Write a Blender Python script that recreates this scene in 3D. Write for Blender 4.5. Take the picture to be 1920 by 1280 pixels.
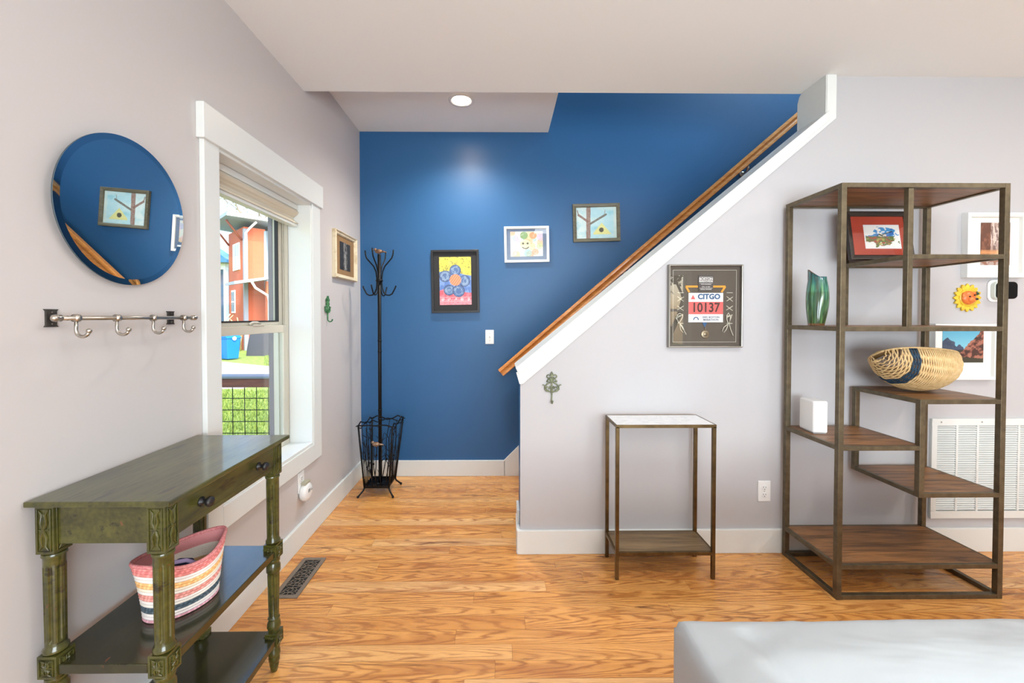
import bpy, math, random
import numpy as np
from mathutils import Vector, Matrix, noise as mnoise
for _o in list(bpy.data.objects): bpy.data.objects.remove(_o)
S = bpy.context.scene
PI = math.pi
R = math.radians
# ---------------------------------------------------------------- camera
cam_d = bpy.data.cameras.new('camera'); cam = bpy.data.objects.new('camera', cam_d)
S.collection.objects.link(cam); S.camera = cam
cam_d.sensor_width = 36; cam_d.lens = 790/1920*36; cam_d.clip_start = .02; cam_d.clip_end = 300
cam_d.shift_x = 11.7/1920; cam_d.shift_y = -32.2/1920
cam.location = (0, 0, 1.32); cam.rotation_euler = (R(89.0), 0, R(-.6))
# ---------------------------------------------------------------- exposure, sky, sun, large lights
S.view_settings.view_transform = 'Standard'; S.view_settings.look = 'None'
S.view_settings.gamma = 1; S.view_settings.use_curve_mapping = False; S.view_settings.exposure = 0.22
W = bpy.data.worlds.new('sky'); S.world = W; W.use_nodes = True
_n = W.node_tree.nodes; _bg = _n['Background']
_sk = _n.new('ShaderNodeTexSky'); _sk.sky_type = 'NISHITA'; _sk.sun_disc = False
_sk.sun_elevation = R(42); _sk.sun_rotation = R(140); _sk.air_density = 1; _sk.dust_density = 2.5; _sk.ozone_density = 1
W.node_tree.links.new(_sk.outputs[0], _bg.inputs[0]); _bg.inputs[1].default_value = .7
def lamp(name, kind, loc, energy, col=(1, 1, 1), aim=None, size=None, spot=None):
    d = bpy.data.lights.new(name, kind); o = bpy.data.objects.new(name, d); S.collection.objects.link(o)
    o.location = loc; d.energy = energy; d.color = col
    if aim is not None: o.rotation_euler = (Vector(aim)-Vector(loc)).to_track_quat('-Z', 'Y').to_euler()
    if kind == 'AREA':
        d.shape = 'RECTANGLE'; d.size, d.size_y = size
    return o
_sun = lamp('sun', 'SUN', (0, 0, 8), 4.2, (1, .95, .87), aim=(-.30, .55, 7.25)); _sun.data.angle = R(.6)
lamp('fill_forward', 'AREA', (1.2, -3.05, 1.0), 22, (.80, .91, 1), aim=(.3, 2.3, 1.0), size=(2.6, 1.6))  # added fill lamp behind the camera, not at a window
lamp('fill_up', 'AREA', (1.2, -2.8, 1.2), 182, (.765, .89, 1), aim=(1.0, .4, 3.4), size=(2.6, 1.6))  # added fill aimed up to brighten the ceiling, no real source there
lamp('fill_overhead', 'AREA', (1.3, .7, 2.62), 17, (.93, .96, 1), aim=(1.3, .75, 0), size=(1.6, .6))  # added overhead fill for the floor the sofa shades, no fixture
lamp('upstairs_daylight', 'AREA', (3.1, 3.0, 4.7), 60, (.72, .93, 1), aim=(1.7, 3.3, 2.4), size=(1.2, .7))
for _i, (_x, _y) in enumerate(((-.2, -1.2), (1.6, -1.2), (3.4, -1.2), (3.6, .9))):
    _l = lamp('fill_down', 'AREA', (_x, _y, 2.6), 6 if _x < 3 else 15, (1, .92, .82), aim=(_x, _y, 0), size=(.16, .16))  # added warm fills out of view, no fixtures known here
# ---------------------------------------------------------------- helpers
def L(c):
    """sRGB (0-255) or hex -> linear"""
    if isinstance(c, str): c = [int(c[i:i+2], 16) for i in (0, 2, 4)]
    f = lambda v: v/12.92 if v <= .04045 else ((v+.055)/1.055)**2.4
    return tuple(f(x/255) for x in c)
class NT:
    def __init__(s, name):
        s.m = bpy.data.materials.new(name); s.m.use_nodes = True
        s.t = s.m.node_tree; s.b = s.t.nodes['Principled BSDF']; s.out = s.t.nodes['Material Output']
    def new(s, kind, **kw):
        n = s.t.nodes.new(kind)
        for k, v in kw.items(): setattr(n, k, v)
        return n
    def put(s, inp, v):
        if hasattr(v, 'links') or isinstance(v, bpy.types.NodeSocket): s.t.links.new(v, inp)
        else: inp.default_value = v
    def math(s, op, a, b=0.0, c=None, clamp=False):
        n = s.new('ShaderNodeMath', operation=op); n.use_clamp = clamp
        s.put(n.inputs[0], a); s.put(n.inputs[1], b)
        if c is not None: s.put(n.inputs[2], c)
        return n.outputs[0]
    def coord(s, kind='Object'):
        return s.new('ShaderNodeTexCoord').outputs[kind]
    def scale(s, vec, sc, loc=(0, 0, 0), rot=(0, 0, 0)):
        n = s.new('ShaderNodeMapping'); s.put(n.inputs[0], vec); n.inputs[3].default_value = sc; n.inputs[1].default_value = loc; n.inputs[2].default_value = rot
        return n.outputs[0]
    def noise(s, vec, scale=5, detail=3, rough=.5, dist=0):
        n = s.new('ShaderNodeTexNoise'); s.put(n.inputs['Vector'], vec)
        n.inputs['Scale'].default_value = scale; n.inputs['Detail'].default_value = detail
        n.inputs['Roughness'].default_value = rough; n.inputs['Distortion'].default_value = dist
        return n.outputs[0]
    def ramp(s, fac, stops):
        n = s.new('ShaderNodeValToRGB'); s.put(n.inputs[0], fac); e = n.color_ramp.elements
        while len(e) < len(stops): e.new(.5)
        for q, (p, c) in zip(e, stops):
            q.position = p; q.color = (*(c if not isinstance(c, (int, float)) else (c, c, c)), 1)
        return n.outputs[0]
    def mix(s, f, a, b, mode='MIX'):
        n = s.new('ShaderNodeMix', data_type='RGBA', blend_type=mode)
        s.put(n.inputs[0], f)
        for i, v in ((6, a), (7, b)):
            s.put(n.inputs[i], (*v, 1) if isinstance(v, tuple) and len(v) == 3 else v)
        return n.outputs[2]
    def bump(s, h, strength=.3, dist=.01):
        n = s.new('ShaderNodeBump'); n.inputs['Strength'].default_value = strength; n.inputs['Distance'].default_value = dist
        s.put(n.inputs['Height'], h); s.t.links.new(n.outputs[0], s.b.inputs['Normal'])
    def set(s, col=None, rough=None, metal=None, spec=None, coat=None, coatr=None):
        for k, v in (('Base Color', col), ('Roughness', rough), ('Metallic', metal), ('Specular IOR Level', spec), ('Coat Weight', coat), ('Coat Roughness', coatr)):
            if v is not None:
                if k == 'Base Color' and isinstance(v, tuple) and len(v) == 3: v = (*v, 1)
                s.put(s.b.inputs[k], v)
        return s.m
def mat(name, c1, rough=.5, metal=0, c2=None, scale=4, stretch=(1, 1, 1), bump=0, bscale=60, spec=None, lo=.35, hi=.65, coat=None):
    n = NT(name); co = n.coord()
    if c2 is not None:
        f = n.noise(n.scale(co, stretch), scale, 5, .6)
        col = n.ramp(f, [(lo, L(c1)), (hi, L(c2))])
    else: col = L(c1)
    if bump: n.bump(n.noise(n.scale(co, stretch), bscale, 3), bump, .002)
    return n.set(col, rough, metal, spec, coat)
def emit(name, c, st):
    n = NT(name); e = n.new('ShaderNodeEmission'); e.inputs[0].default_value = (*L(c), 1); e.inputs[1].default_value = st
    n.t.links.new(e.outputs[0], n.out.inputs[0]); return n.m
def glassmat(name, tint=(1, 1, 1), ior=1.5, rough=0):
    n = NT(name); lw = n.new('ShaderNodeLayerWeight'); lw.inputs[0].default_value = .5; f0 = ((ior-1)/(ior+1))**2
    fr = n.math('MULTIPLY_ADD', n.math('POWER', lw.outputs['Facing'], 5), 1-f0, f0)
    tr = n.new('ShaderNodeBsdfTransparent'); tr.inputs[0].default_value = (*tint, 1)
    gl = n.new('ShaderNodeBsdfGlossy'); gl.inputs['Roughness'].default_value = rough
    mx = n.new('ShaderNodeMixShader'); n.t.links.new(fr, mx.inputs[0]); n.t.links.new(tr.outputs[0], mx.inputs[1]); n.t.links.new(gl.outputs[0], mx.inputs[2])
    n.t.links.new(mx.outputs[0], n.out.inputs[0]); return n.m
def attrmat(name, rough=.6, attr='col', metal=0, bump=0, bscale=200, coat=None, spec=None):
    n = NT(name); a = n.new('ShaderNodeAttribute', attribute_name=attr)
    if bump: n.bump(n.noise(n.coord(), bscale, 3), bump, .002)
    return n.set(a.outputs[0], rough, metal, spec, coat)
def root(name, loc, label, cat, rot=(0, 0, 0), group=None):
    o = bpy.data.objects.new(name, None); S.collection.objects.link(o); o.empty_display_size = .05
    o.location = loc; o.rotation_euler = rot; return tag(o, label, cat, group)
def tag(o, label=None, cat=None, group=None, kind=None):
    if label: o['label'] = label
    if cat: o['category'] = cat
    if group: o['group'] = group
    if kind: o['kind'] = kind
    return o
class MB:
    def __init__(s): s.v = []; s.f = []; s.mi = []; s.M = Matrix.Identity(4); s.cur = 0; s.sm = []
    def add(s, vs, fs, smooth=False):
        b = len(s.v); s.v += [tuple(s.M @ Vector(p)) for p in vs]
        for f in fs: s.f.append([b+i for i in f]); s.mi.append(s.cur); s.sm.append(smooth)
        return s
    def box(s, x0, x1, y0, y1, z0, z1):
        vs = [(x, y, z) for z in (z0, z1) for y in (y0, y1) for x in (x0, x1)]
        return s.add(vs, [(0, 2, 3, 1), (4, 5, 7, 6), (0, 1, 5, 4), (2, 6, 7, 3), (0, 4, 6, 2), (1, 3, 7, 5)])
    def prism(s, poly, a0, a1, axis='y'):
        """poly in the two other axes, extruded a0..a1"""
        n = len(poly); mk = {'y': lambda p, a: (p[0], a, p[1]), 'x': lambda p, a: (a, p[0], p[1]), 'z': lambda p, a: (p[0], p[1], a)}[axis]
        vs = [mk(p, a0) for p in poly]+[mk(p, a1) for p in poly]
        fs = [list(range(n)), list(range(2*n-1, n-1, -1))]+[(i, n+i, n+(i+1) % n, (i+1) % n) for i in range(n)]
        return s.add(vs, fs)
    def tube(s, pts, r, seg=8, flat=1.0, close=False, cap=True):
        pts = [Vector(p) for p in pts]; n = len(pts); rs = r if isinstance(r, (list, tuple)) else [r]*n
        vs = []; fs = []; up = None
        for i, p in enumerate(pts):
            if close: t = pts[(i+1) % n]-pts[i-1]
            else: t = pts[min(i+1, n-1)]-pts[max(i-1, 0)]
            if t.length < 1e-9: t = Vector((0, 0, 1))
            t.normalize()
            if up is None:
                up = Vector((0, 0, 1)) if abs(t.z) < .9 else Vector((1, 0, 0))
            a = up-t*up.dot(t)
            if a.length < 1e-6: a = t.orthogonal()
            a.normalize(); up = a; b = t.cross(a)
            for k in range(seg):
                an = 2*PI*k/seg; vs.append(p+a*math.cos(an)*rs[i]+b*math.sin(an)*rs[i]*flat)
        m = n if close else n-1
        for i in range(m):
            j = (i+1) % n
            for k in range(seg): fs.append((i*seg+k, i*seg+(k+1) % seg, j*seg+(k+1) % seg, j*seg+k))
        if cap and not close:
            fs.append(list(range(seg-1, -1, -1))); fs.append([(n-1)*seg+k for k in range(seg)])
        return s.add(vs, fs, True)
    def lathe(s, prof, c=(0, 0, 0), seg=24, axis='z', sx=1, sy=1):
        vs = []; fs = []; n = len(prof)
        for r_, h in prof:
            for k in range(seg):
                a = 2*PI*k/seg; x, y = r_*math.cos(a)*sx, r_*math.sin(a)*sy
                p = {'z': (x, y, h), 'y': (x, h, y), 'x': (h, x, y)}[axis]
                vs.append((p[0]+c[0], p[1]+c[1], p[2]+c[2]))
        for i in range(n-1):
            for k in range(seg): fs.append((i*seg+k, i*seg+(k+1) % seg, (i+1)*seg+(k+1) % seg, (i+1)*seg+k))
        fs.append(list(range(seg-1, -1, -1))); fs.append([(n-1)*seg+k for k in range(seg)])
        return s.add(vs, fs, True)
    def ball(s, c, r, seg=12, sq=(1, 1, 1)):
        vs = []; fs = []; m = seg//2
        for i in range(m+1):
            ph = PI*i/m
            for k in range(seg):
                a = 2*PI*k/seg; vs.append((c[0]+r*sq[0]*math.sin(ph)*math.cos(a), c[1]+r*sq[1]*math.sin(ph)*math.sin(a), c[2]+r*sq[2]*math.cos(ph)))
        for i in range(m):
            for k in range(seg): fs.append((i*seg+k, (i+1)*seg+k, (i+1)*seg+(k+1) % seg, i*seg+(k+1) % seg))
        return s.add(vs, fs, True)
    def build(s, name, mats, parent=None, bevel=0, world=True, seg=2):
        me = bpy.data.meshes.new(name)
        off = Vector((0, 0, 0))
        if parent is not None and world: off = WL(parent)
        me.from_pydata([tuple(Vector(p)-off) for p in s.v], [], s.f)
        me.polygons.foreach_set('material_index', s.mi); me.polygons.foreach_set('use_smooth', s.sm)
        for m in (mats if isinstance(mats, (list, tuple)) else [mats]): me.materials.append(m)
        me.update()
        import bmesh
        bm = bmesh.new(); bm.from_mesh(me); bmesh.ops.remove_doubles(bm, verts=bm.verts, dist=1e-6); bmesh.ops.recalc_face_normals(bm, faces=bm.faces); bm.to_mesh(me); bm.free()
        o = bpy.data.objects.new(name, me); S.collection.objects.link(o)
        if parent is not None: o.parent = parent
        if bevel:
            b = o.modifiers.new('bevel', 'BEVEL'); b.width = bevel; b.segments = seg; b.limit_method = 'ANGLE'; b.angle_limit = R(40); b.harden_normals = False
        return o
def WL(o):
    v = Vector((0, 0, 0))
    while o is not None: v += o.location; o = o.parent
    return v
def grid(name, fn, nu, nv, m, parent=None, cu=False, world=True, double=False):
    """fn(i,j) -> ((x,y,z),(r,g,b) linear or None)"""
    vs = []; cs = []
    for j in range(nv+1):
        for i in range(nu+(0 if cu else 1)):
            p, c = fn(i/nu, j/nv); vs.append(p); cs.append(c or (1, 1, 1))
    w = nu if cu else nu+1; fs = []
    for j in range(nv):
        for i in range(nu):
            k = (i+1) % nu if cu else i+1
            fs.append((j*w+i, j*w+k, (j+1)*w+k, (j+1)*w+i))
    off = WL(parent) if parent is not None and world else Vector((0, 0, 0))
    me = bpy.data.meshes.new(name); me.from_pydata([tuple(Vector(p)-off) for p in vs], [], fs)
    a = me.color_attributes.new('col', 'FLOAT_COLOR', 'POINT')
    a.data.foreach_set('color', np.array([(*c, 1) for c in cs], dtype=np.float32).ravel())
    me.polygons.foreach_set('use_smooth', [True]*len(fs)); me.materials.append(m); me.update()
    o = bpy.data.objects.new(name, me); S.collection.objects.link(o)
    if parent is not None: o.parent = parent
    return o
def lin(a):
    a = np.clip(np.asarray(a, float)/255, 0, 1)
    return np.where(a <= .04045, a/12.92, ((a+.055)/1.055)**2.4)
def picture(name, w, h, fn, parent, y, nx=140, z0=0, x0=0, m=None):
    """a painted rectangle in the parent's XZ plane facing -Y; fn(U,V)->sRGB array; V up"""
    ny = max(2, int(nx*h/w)); u = np.linspace(0, 1, nx+1); v = np.linspace(0, 1, ny+1)
    U, V = np.meshgrid(u, v); C = lin(fn(U, V))
    X = x0+(U-.5)*w; Z = z0+(V-.5)*h
    vs = np.stack([X, np.full_like(X, y), Z], -1).reshape(-1, 3)
    i = np.arange(nx*ny); a = (i//nx)*(nx+1)+i % nx
    fs = np.stack([a, a+1, a+nx+2, a+nx+1], -1)
    me = bpy.data.meshes.new(name); me.from_pydata(vs.tolist(), [], fs.tolist())
    at = me.color_attributes.new('col', 'FLOAT_COLOR', 'POINT')
    at.data.foreach_set('color', np.concatenate([C.reshape(-1, 3), np.ones(((nx+1)*(ny+1), 1))], 1).astype(np.float32).ravel())
    me.materials.append(m or MT['print']); me.update()
    o = bpy.data.objects.new(name, me); S.collection.objects.link(o); o.parent = parent; return o
def fbm(U, V, s=4, seed=0, oct=4):
    """value noise on arrays"""
    out = np.zeros_like(U); amp = .5; tot = 0
    for k in range(oct):
        rs = np.random.RandomState(seed*31+k); g = rs.rand(64, 64)
        x = (U*s) % 63; y = (V*s) % 63; xi = x.astype(int); yi = y.astype(int); fx = x-xi; fy = y-yi
        fx = fx*fx*(3-2*fx); fy = fy*fy*(3-2*fy)
        a = g[yi, xi]*(1-fx)+g[yi, (xi+1) % 64]*fx; b = g[(yi+1) % 64, xi]*(1-fx)+g[(yi+1) % 64, (xi+1) % 64]*fx
        out += amp*(a*(1-fy)+b*fy); tot += amp; amp *= .5; s *= 2
    return out/tot
def blend(C, mask, col):
    m = np.clip(mask, 0, 1)[..., None]; return C*(1-m)+np.array(col, float)*m
def seg_d(U, V, a, b, asp=1):
    ax, ay = a; bx, by = b; dx, dy = (bx-ax)*asp, by-ay
    t = np.clip(((U-ax)*asp*dx+(V-ay)*dy)/(dx*dx+dy*dy), 0, 1)
    return np.hypot((U-ax)*asp-t*dx, (V-ay)-t*dy)
def text(name, body, size, m, parent, loc, bold=0, sx=1, spacing=1, rot=(PI/2, 0, 0), align='CENTER'):
    cu = bpy.data.curves.new(name, 'FONT'); cu.body = body; cu.size = size; cu.align_x = align; cu.align_y = 'CENTER'
    cu.extrude = .0004; cu.offset = bold; cu.space_character = spacing; cu.resolution_u = 3
    t = bpy.data.objects.new(name+'_c', cu); S.collection.objects.link(t)
    dg = bpy.context.evaluated_depsgraph_get(); me = bpy.data.meshes.new_from_object(t.evaluated_get(dg))
    bpy.data.objects.remove(t); me.materials.clear(); me.materials.append(m)
    o = bpy.data.objects.new(name, me); S.collection.objects.link(o); o.parent = parent
    o.location = loc; o.rotation_euler = rot; o.scale = (sx, 1, 1); return o
def struct(o): o['kind'] = 'structure'; return o
# ---------------------------------------------------------------- materials
MT = {}
MT['print'] = attrmat('printed_paper', .55)
def wallpaint(name, c, rough, spec=.4):
    n = NT(name); f = n.noise(n.coord(), 420, 2); n.bump(f, .06, .001); return n.set(L(c), rough, 0, spec)
MT['wall'] = wallpaint('lavender_white_paint', (190, 188, 189), .6)
MT['wall_l'] = wallpaint('mauve_grey_paint', (203, 197, 194), .45)
MT['ceil'] = wallpaint('ceiling_paint', (238, 239, 237), .85, .2)
MT['blue'] = wallpaint('blue_paint', (38, 92, 140), .42, .5)
MT['trim'] = mat('white_trim_paint', (226, 228, 224), .35, spec=.45)
MT['black'] = mat('wrought_iron', (22, 22, 24), .42, .6, bump=.3, bscale=120)
MT['bronze'] = mat('aged_bronze_metal', (94, 84, 66), .42, .6, c2=(114, 102, 80), scale=30, bump=.15, bscale=300)
MT['brass'] = mat('antique_brass_tube', (118, 96, 62), .36, .8, c2=(88, 70, 44), scale=14)
MT['steel'] = mat('brushed_nickel', (190, 184, 174), .3, 1)
MT['pewter'] = mat('dark_pewter', (92, 88, 82), .42, .85, bump=.4, bscale=160)
MT['plate'] = mat('white_plastic', (238, 238, 236), .35)
MT['slot'] = mat('dark_slot', (30, 30, 30), .6)
MT['wglass'] = glassmat('window_glass', (.97, .985, .98), 1.35)
MT['pglass'] = glassmat('picture_glass', (.97, .97, .97), 1.5)
def wood_mat(name, light, dark, axis=0, rough=.4, sc=1.0, seed=0, planks=0, coat=None):
    n = NT(name); st = [14, 14, 14]; st[axis] = 1.3
    v = n.scale(n.coord(), tuple(q*sc for q in st), (seed*3.1, seed*1.7, seed))
    a = n.noise(v, 2.2, 6, .62, .9); b = n.noise(n.scale(v, tuple(5 if i != axis else 1 for i in range(3))), 4, 3, .6)
    f = n.math('ADD', n.math('MULTIPLY', a, .7), n.math('MULTIPLY', b, .35))
    n.bump(f, .15, .002)
    return n.set(n.ramp(f, [(.36, L(dark)), (.66, L(light))]), rough, coat=coat)
MT['rail'] = wood_mat('golden_oak_rail', (240, 164, 84), (200, 118, 46), 0, .28, 1.4, coat=.5)
MT['shelfwood'] = wood_mat('rustic_brown_board', (164, 114, 68), (50, 32, 20), 0, .42, 1.0, 2)
MT['shelfwood2'] = wood_mat('rustic_pale_board', (172, 124, 72), (112, 74, 38), 0, .45, 1.0, 4)
MT['tablewood'] = wood_mat('smoky_brown_board', (146, 120, 84), (78, 60, 40), 0, .35, .9, 6)
# floor
def floor_mat():
    n = NT('oak_floor_boards'); uv = n.new('ShaderNodeUVMap', uv_map='UVMap').outputs[0]
    at = n.new('ShaderNodeAttribute', attribute_name='pl'); sp = n.new('ShaderNodeSeparateColor'); n.t.links.new(at.outputs[0], sp.inputs[0])
    r, g, b = sp.outputs
    xy = n.new('ShaderNodeSeparateXYZ'); n.t.links.new(uv, xy.inputs[0]); x, y = xy.outputs[0], xy.outputs[1]
    y0 = n.math('MULTIPLY', n.math('SUBTRACT', g, .5), .07)
    dy = n.math('SUBTRACT', y, y0)
    n1 = n.noise(n.scale(uv, (2.2, 16, 1)), 1.6, 3, .55); n2 = n.noise(n.scale(uv, (9, 60, 1)), 1.5, 2)
    cath = n.math('ADD', n.math('MULTIPLY', x, n.math('MULTIPLY_ADD', b, 2.2, .9)), n.math('MULTIPLY', n.math('MULTIPLY', dy, dy), n.math('MULTIPLY_ADD', r, 380, 140)))
    t = n.math('ADD', n.math('ADD', cath, n.math('MULTIPLY', n1, .9)), n.math('MULTIPLY', n2, .12))
    w = n.math('SINE', n.math('MULTIPLY', t, 21))
    w = n.math('POWER', n.math('MULTIPLY_ADD', w, .5, .5), 2.6)
    pore = n.noise(n.scale(uv, (26, 900, 1)), 1, 2, .7)
    pore = n.math('MULTIPLY', n.math('SUBTRACT', pore, .5), .5)
    big = n.noise(n.scale(uv, (1.1, 9, 1)), 1.3, 4, .6, .6)
    tone = n.ramp(r, [(0, L((226, 156, 82))), (.3, L((236, 168, 92))), (.8, L((242, 178, 102))), (1, L((248, 196, 132)))])
    c = n.mix(n.math('MULTIPLY', w, n.math('MULTIPLY_ADD', g, .34, .50)), tone, L((160, 92, 36)))
    c = n.mix(n.math('MULTIPLY', n.ramp(big, [(.50, 0), (.68, 1)]), .6), c, L((170, 98, 42)))
    dk = n.noise(n.scale(uv, (1.6, 22, 1), (7, 3, 0)), 1.2, 5, .65, .8)
    c = n.mix(n.math('MULTIPLY', n.ramp(dk, [(.60, 0), (.70, 1)]), .8), c, L((88, 50, 26)))
    vo = n.new('ShaderNodeTexVoronoi'); n.t.links.new(n.scale(uv, (1.9, 7.5, 1), (4.3, 2.2, 0)), vo.inputs['Vector']); vo.inputs['Scale'].default_value = 1.15
    kn = n.math('ADD', vo.outputs[0], n.math('MULTIPLY', n.noise(n.scale(uv, (60, 90, 1)), 1, 3), .05))
    c = n.mix(n.ramp(kn, [(.045, .85), (.085, 0)]), c, L((74, 42, 22)))
    c = n.mix(n.math('ADD', pore, .06, clamp=True), c, L((150, 88, 42)))
    n.bump(n.math('ADD', w, pore), .06, .001)
    return n.set(c, n.math('MULTIPLY_ADD', w, .1, .25), 0, .5, .25, .15)
MT['floor'] = floor_mat()
def build_floor():
    random.seed(11); vs = []; fs = []; pl = []; uvs = []; wd = .0815; y = -3.2-.012
    while y < 3.52:
        x = -1.2-random.random()*1.6
        while x < 5.05:
            ln = random.uniform(.5, 1.7); a, b_ = max(x, -1.2), min(x+ln, 5.05)
            if b_ > a+.01:
                k = len(vs); g = .0004
                vs += [(a+g, y+g, 0), (b_-g, y+g, 0), (b_-g, y+wd-g, 0), (a+g, y+wd-g, 0)]; fs.append((k, k+1, k+2, k+3))
                c = (random.random(), random.random(), random.random()); ox, oy = random.random()*40, int(random.random()*40)*1.0
                pl.append(c); d = (b_-a)
                uvs.append([(ox, -wd/2), (ox+d, -wd/2), (ox+d, wd/2), (ox, wd/2)])
            x += ln
        y += wd
    k = len(vs); vs += [(-1.2, -3.25, -.0012), (5.05, -3.25, -.0012), (5.05, 3.55, -.0012), (-1.2, 3.55, -.0012), (-1.2, -3.25, -.1), (5.05, -3.25, -.1), (5.05, 3.55, -.1), (-1.2, 3.55, -.1)]
    ex = [(k, k+1, k+2, k+3), (k+4, k+7, k+6, k+5), (k, k+4, k+5, k+1), (k+1, k+5, k+6, k+2), (k+2, k+6, k+7, k+3), (k+3, k+7, k+4, k)]
    fs += ex
    me = bpy.data.meshes.new('floor'); me.from_pydata(vs, [], fs)
    at = me.color_attributes.new('pl', 'FLOAT_COLOR', 'CORNER'); uv = me.uv_layers.new(name='UVMap'); i = 0
    for q, (c, u4) in enumerate(zip(pl, uvs)):
        for t in range(4): at.data[i].color = (*c, 1); uv.data[i].uv = u4[t]; i += 1
    me.materials.append(MT['floor']); me.materials.append(mat('floor_gap', (92, 54, 28), .7))
    for q in range(len(pl), len(fs)): me.polygons[q].material_index = 1
    o = bpy.data.objects.new('floor', me); S.collection.objects.link(o); struct(o)
build_floor()
# ---------------------------------------------------------------- room shell
XL, YF, YB, CZ = -1.163, 2.335, 3.495, 2.65
WY0, WY1, WZ0, WZ1 = 1.733, 2.578, .545, 2.005      # window opening in the left wall
b = MB(); T = XL-.16
b.box(T, XL, -3.3, WY0, -.1, 5.1); b.box(T, XL, WY1, YB+.1, -.1, 5.1); b.box(T, XL, WY0, WY1, -.1, WZ0); b.box(T, XL, WY0, WY1, WZ1, 5.1)
struct(b.build('wall_left', MT['wall_l']))
struct(MB().box(XL, 5.1, YB, YB+.1, -.1, 5.1).build('wall_back', MT['blue']))
b = MB(); b.box(XL, 5.05, -3.3, 2.52, CZ, CZ+.12); b.box(XL, .387, 2.5, YB, 2.84, 2.96); b.box(XL, 5.05, 2.44, 2.52, CZ+.1, 5.0); b.box(XL, 5.05, 2.4, YB, 5.0, 5.1); b.box(.33, .387, 2.52, YB, 2.96, 5.0)
struct(b.build('ceiling', MT['ceil']))
# front wall / knee wall
ks = (2.438-1.038)/(1.788-.082)
kz = lambda x: 1.038+ks*(x-.082)
b = MB(); poly = [(.105, 0), (5.0, 0), (5.0, CZ), (1.80, CZ), (1.80, kz(1.80)-.03), (.105, kz(.105)-.03)]
b.cur = 1; b.prism(poly, YF+.001, 2.52)
b.cur = 0; b.add([(p[0], YF, p[1]) for p in poly], [(0, 1, 2, 3, 4, 5)])
o = struct(b.build('wall_front', [MT['wall'], MT['blue']]))
struct(MB().box(5.0, 5.1, 2.52, YB, -.1, 5.1).build('wall_right_stairs', MT['blue']))
b = MB().box(5.0, 5.1, -3.3, 2.52, -.1, CZ)
struct(b.build('wall_right', MT['wall']))
b = MB(); b.box(XL, 2.3, -3.3, -3.2, -.1, CZ); b.box(3.45, 5.0, -3.3, -3.2, -.1, CZ)
b.box(2.3, 3.45, -3.3, -3.2, -.1, .8); b.box(2.3, 3.45, -3.3, -3.2, 2.1, CZ)
struct(b.build('wall_rear', MT['wall_l']))
# rear window with white trim (seen only as a reflection)
for nm, x0, x1 in (('window_2', 2.3, 3.45),):
    b = MB(); b.box(x0-.09, x0, -3.2, -3.18, .72, 2.19); b.box(x1, x1+.09, -3.2, -3.18, .72, 2.19); b.box(x0, x1, -3.2, -3.18, 2.1, 2.19); b.box(x0, x1, -3.2, -3.17, .72, .8)
    b.box(x0, x1, -3.27, -3.23, 1.42, 1.47); b.box(x0, x0+.04, -3.27, -3.23, .8, 2.1); b.box(x1-.04, x1, -3.27, -3.23, .8, 2.1)
    struct(b.build(nm, MT['trim'], bevel=.003))
# baseboards
b = MB(); b.box(XL, XL+.018, -3.2, YB, 0, .135)
struct(b.build('baseboard_left', MT['trim'], bevel=.003))
struct(MB().box(XL+.018, .03, YB-.02, YB, 0, .13).build('baseboard_back', MT['trim'], bevel=.003))
b = MB(); b.box(.087, 4.98, YF-.018, YF, 0, .134); b.box(.087, .105, YF, 2.53, 0, .134); b.box(.09, .105, 2.40, 2.535, .134, .21)
struct(b.build('baseboard_front', MT['trim'], bevel=.003))
struct(MB().box(XL, 5, -3.2, -3.182, 0, .135).build('baseboard_rear', MT['trim']))
struct(MB().box(4.982, 5, -3.2, 2.3, 0, .135).build('baseboard_right', MT['trim']))
# stair skirt on the blue wall
b = MB(); b.prism([(.022, 0), (.25, 0), (3.9, 3.0), (3.9, 3.36), (.155, .262), (.022, .13)], YB-.02, YB)
struct(b.build('trim_1', MT['trim'], bevel=.002))
# knee wall cap: sloping top board, face board, upright board, return panel
b = MB(); b.prism([(.078, 1.040), (.098, 1.000), (1.80, 2.397), (1.80, 2.453)], 2.309, 2.540)
struct(b.build('trim_2', MT['trim'], bevel=.003))
b = MB(); b.prism([(.082, 1.012), (.10, .949), (.121, .952), (1.841, 2.412), (1.841, CZ), (1.788, CZ), (1.788, 2.41)], 2.315, 2.3351)
struct(b.build('trim_3', MT['trim'], bevel=.002))
b = MB(); b.prism([(2.32, 2.43), (2.545, 2.43), (2.545, 2.60), (2.53, 2.635), (2.51, CZ), (2.32, CZ)], 1.785, 1.80, 'x')
struct(b.build('trim_4', MT['trim'], bevel=.001))
# staircase behind the knee wall
st = root('staircase', (.25, 3.0, 0), 'wooden staircase climbing to the right behind the sloping white half wall', 'stairs')
b = MB(); c = MB()
for k in range(14):
    x0 = .25+k*.232; z1 = (k+1)*.19
    b.box(x0, x0+.26, 2.525, YB-.022, max(0, z1-.22), z1-.03); c.box(x0-.03, x0+.235, 2.525, YB-.022, z1-.03, z1)
b.build('riser', MT['trim'], st); c.build('tread', MT['rail'], st)
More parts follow.
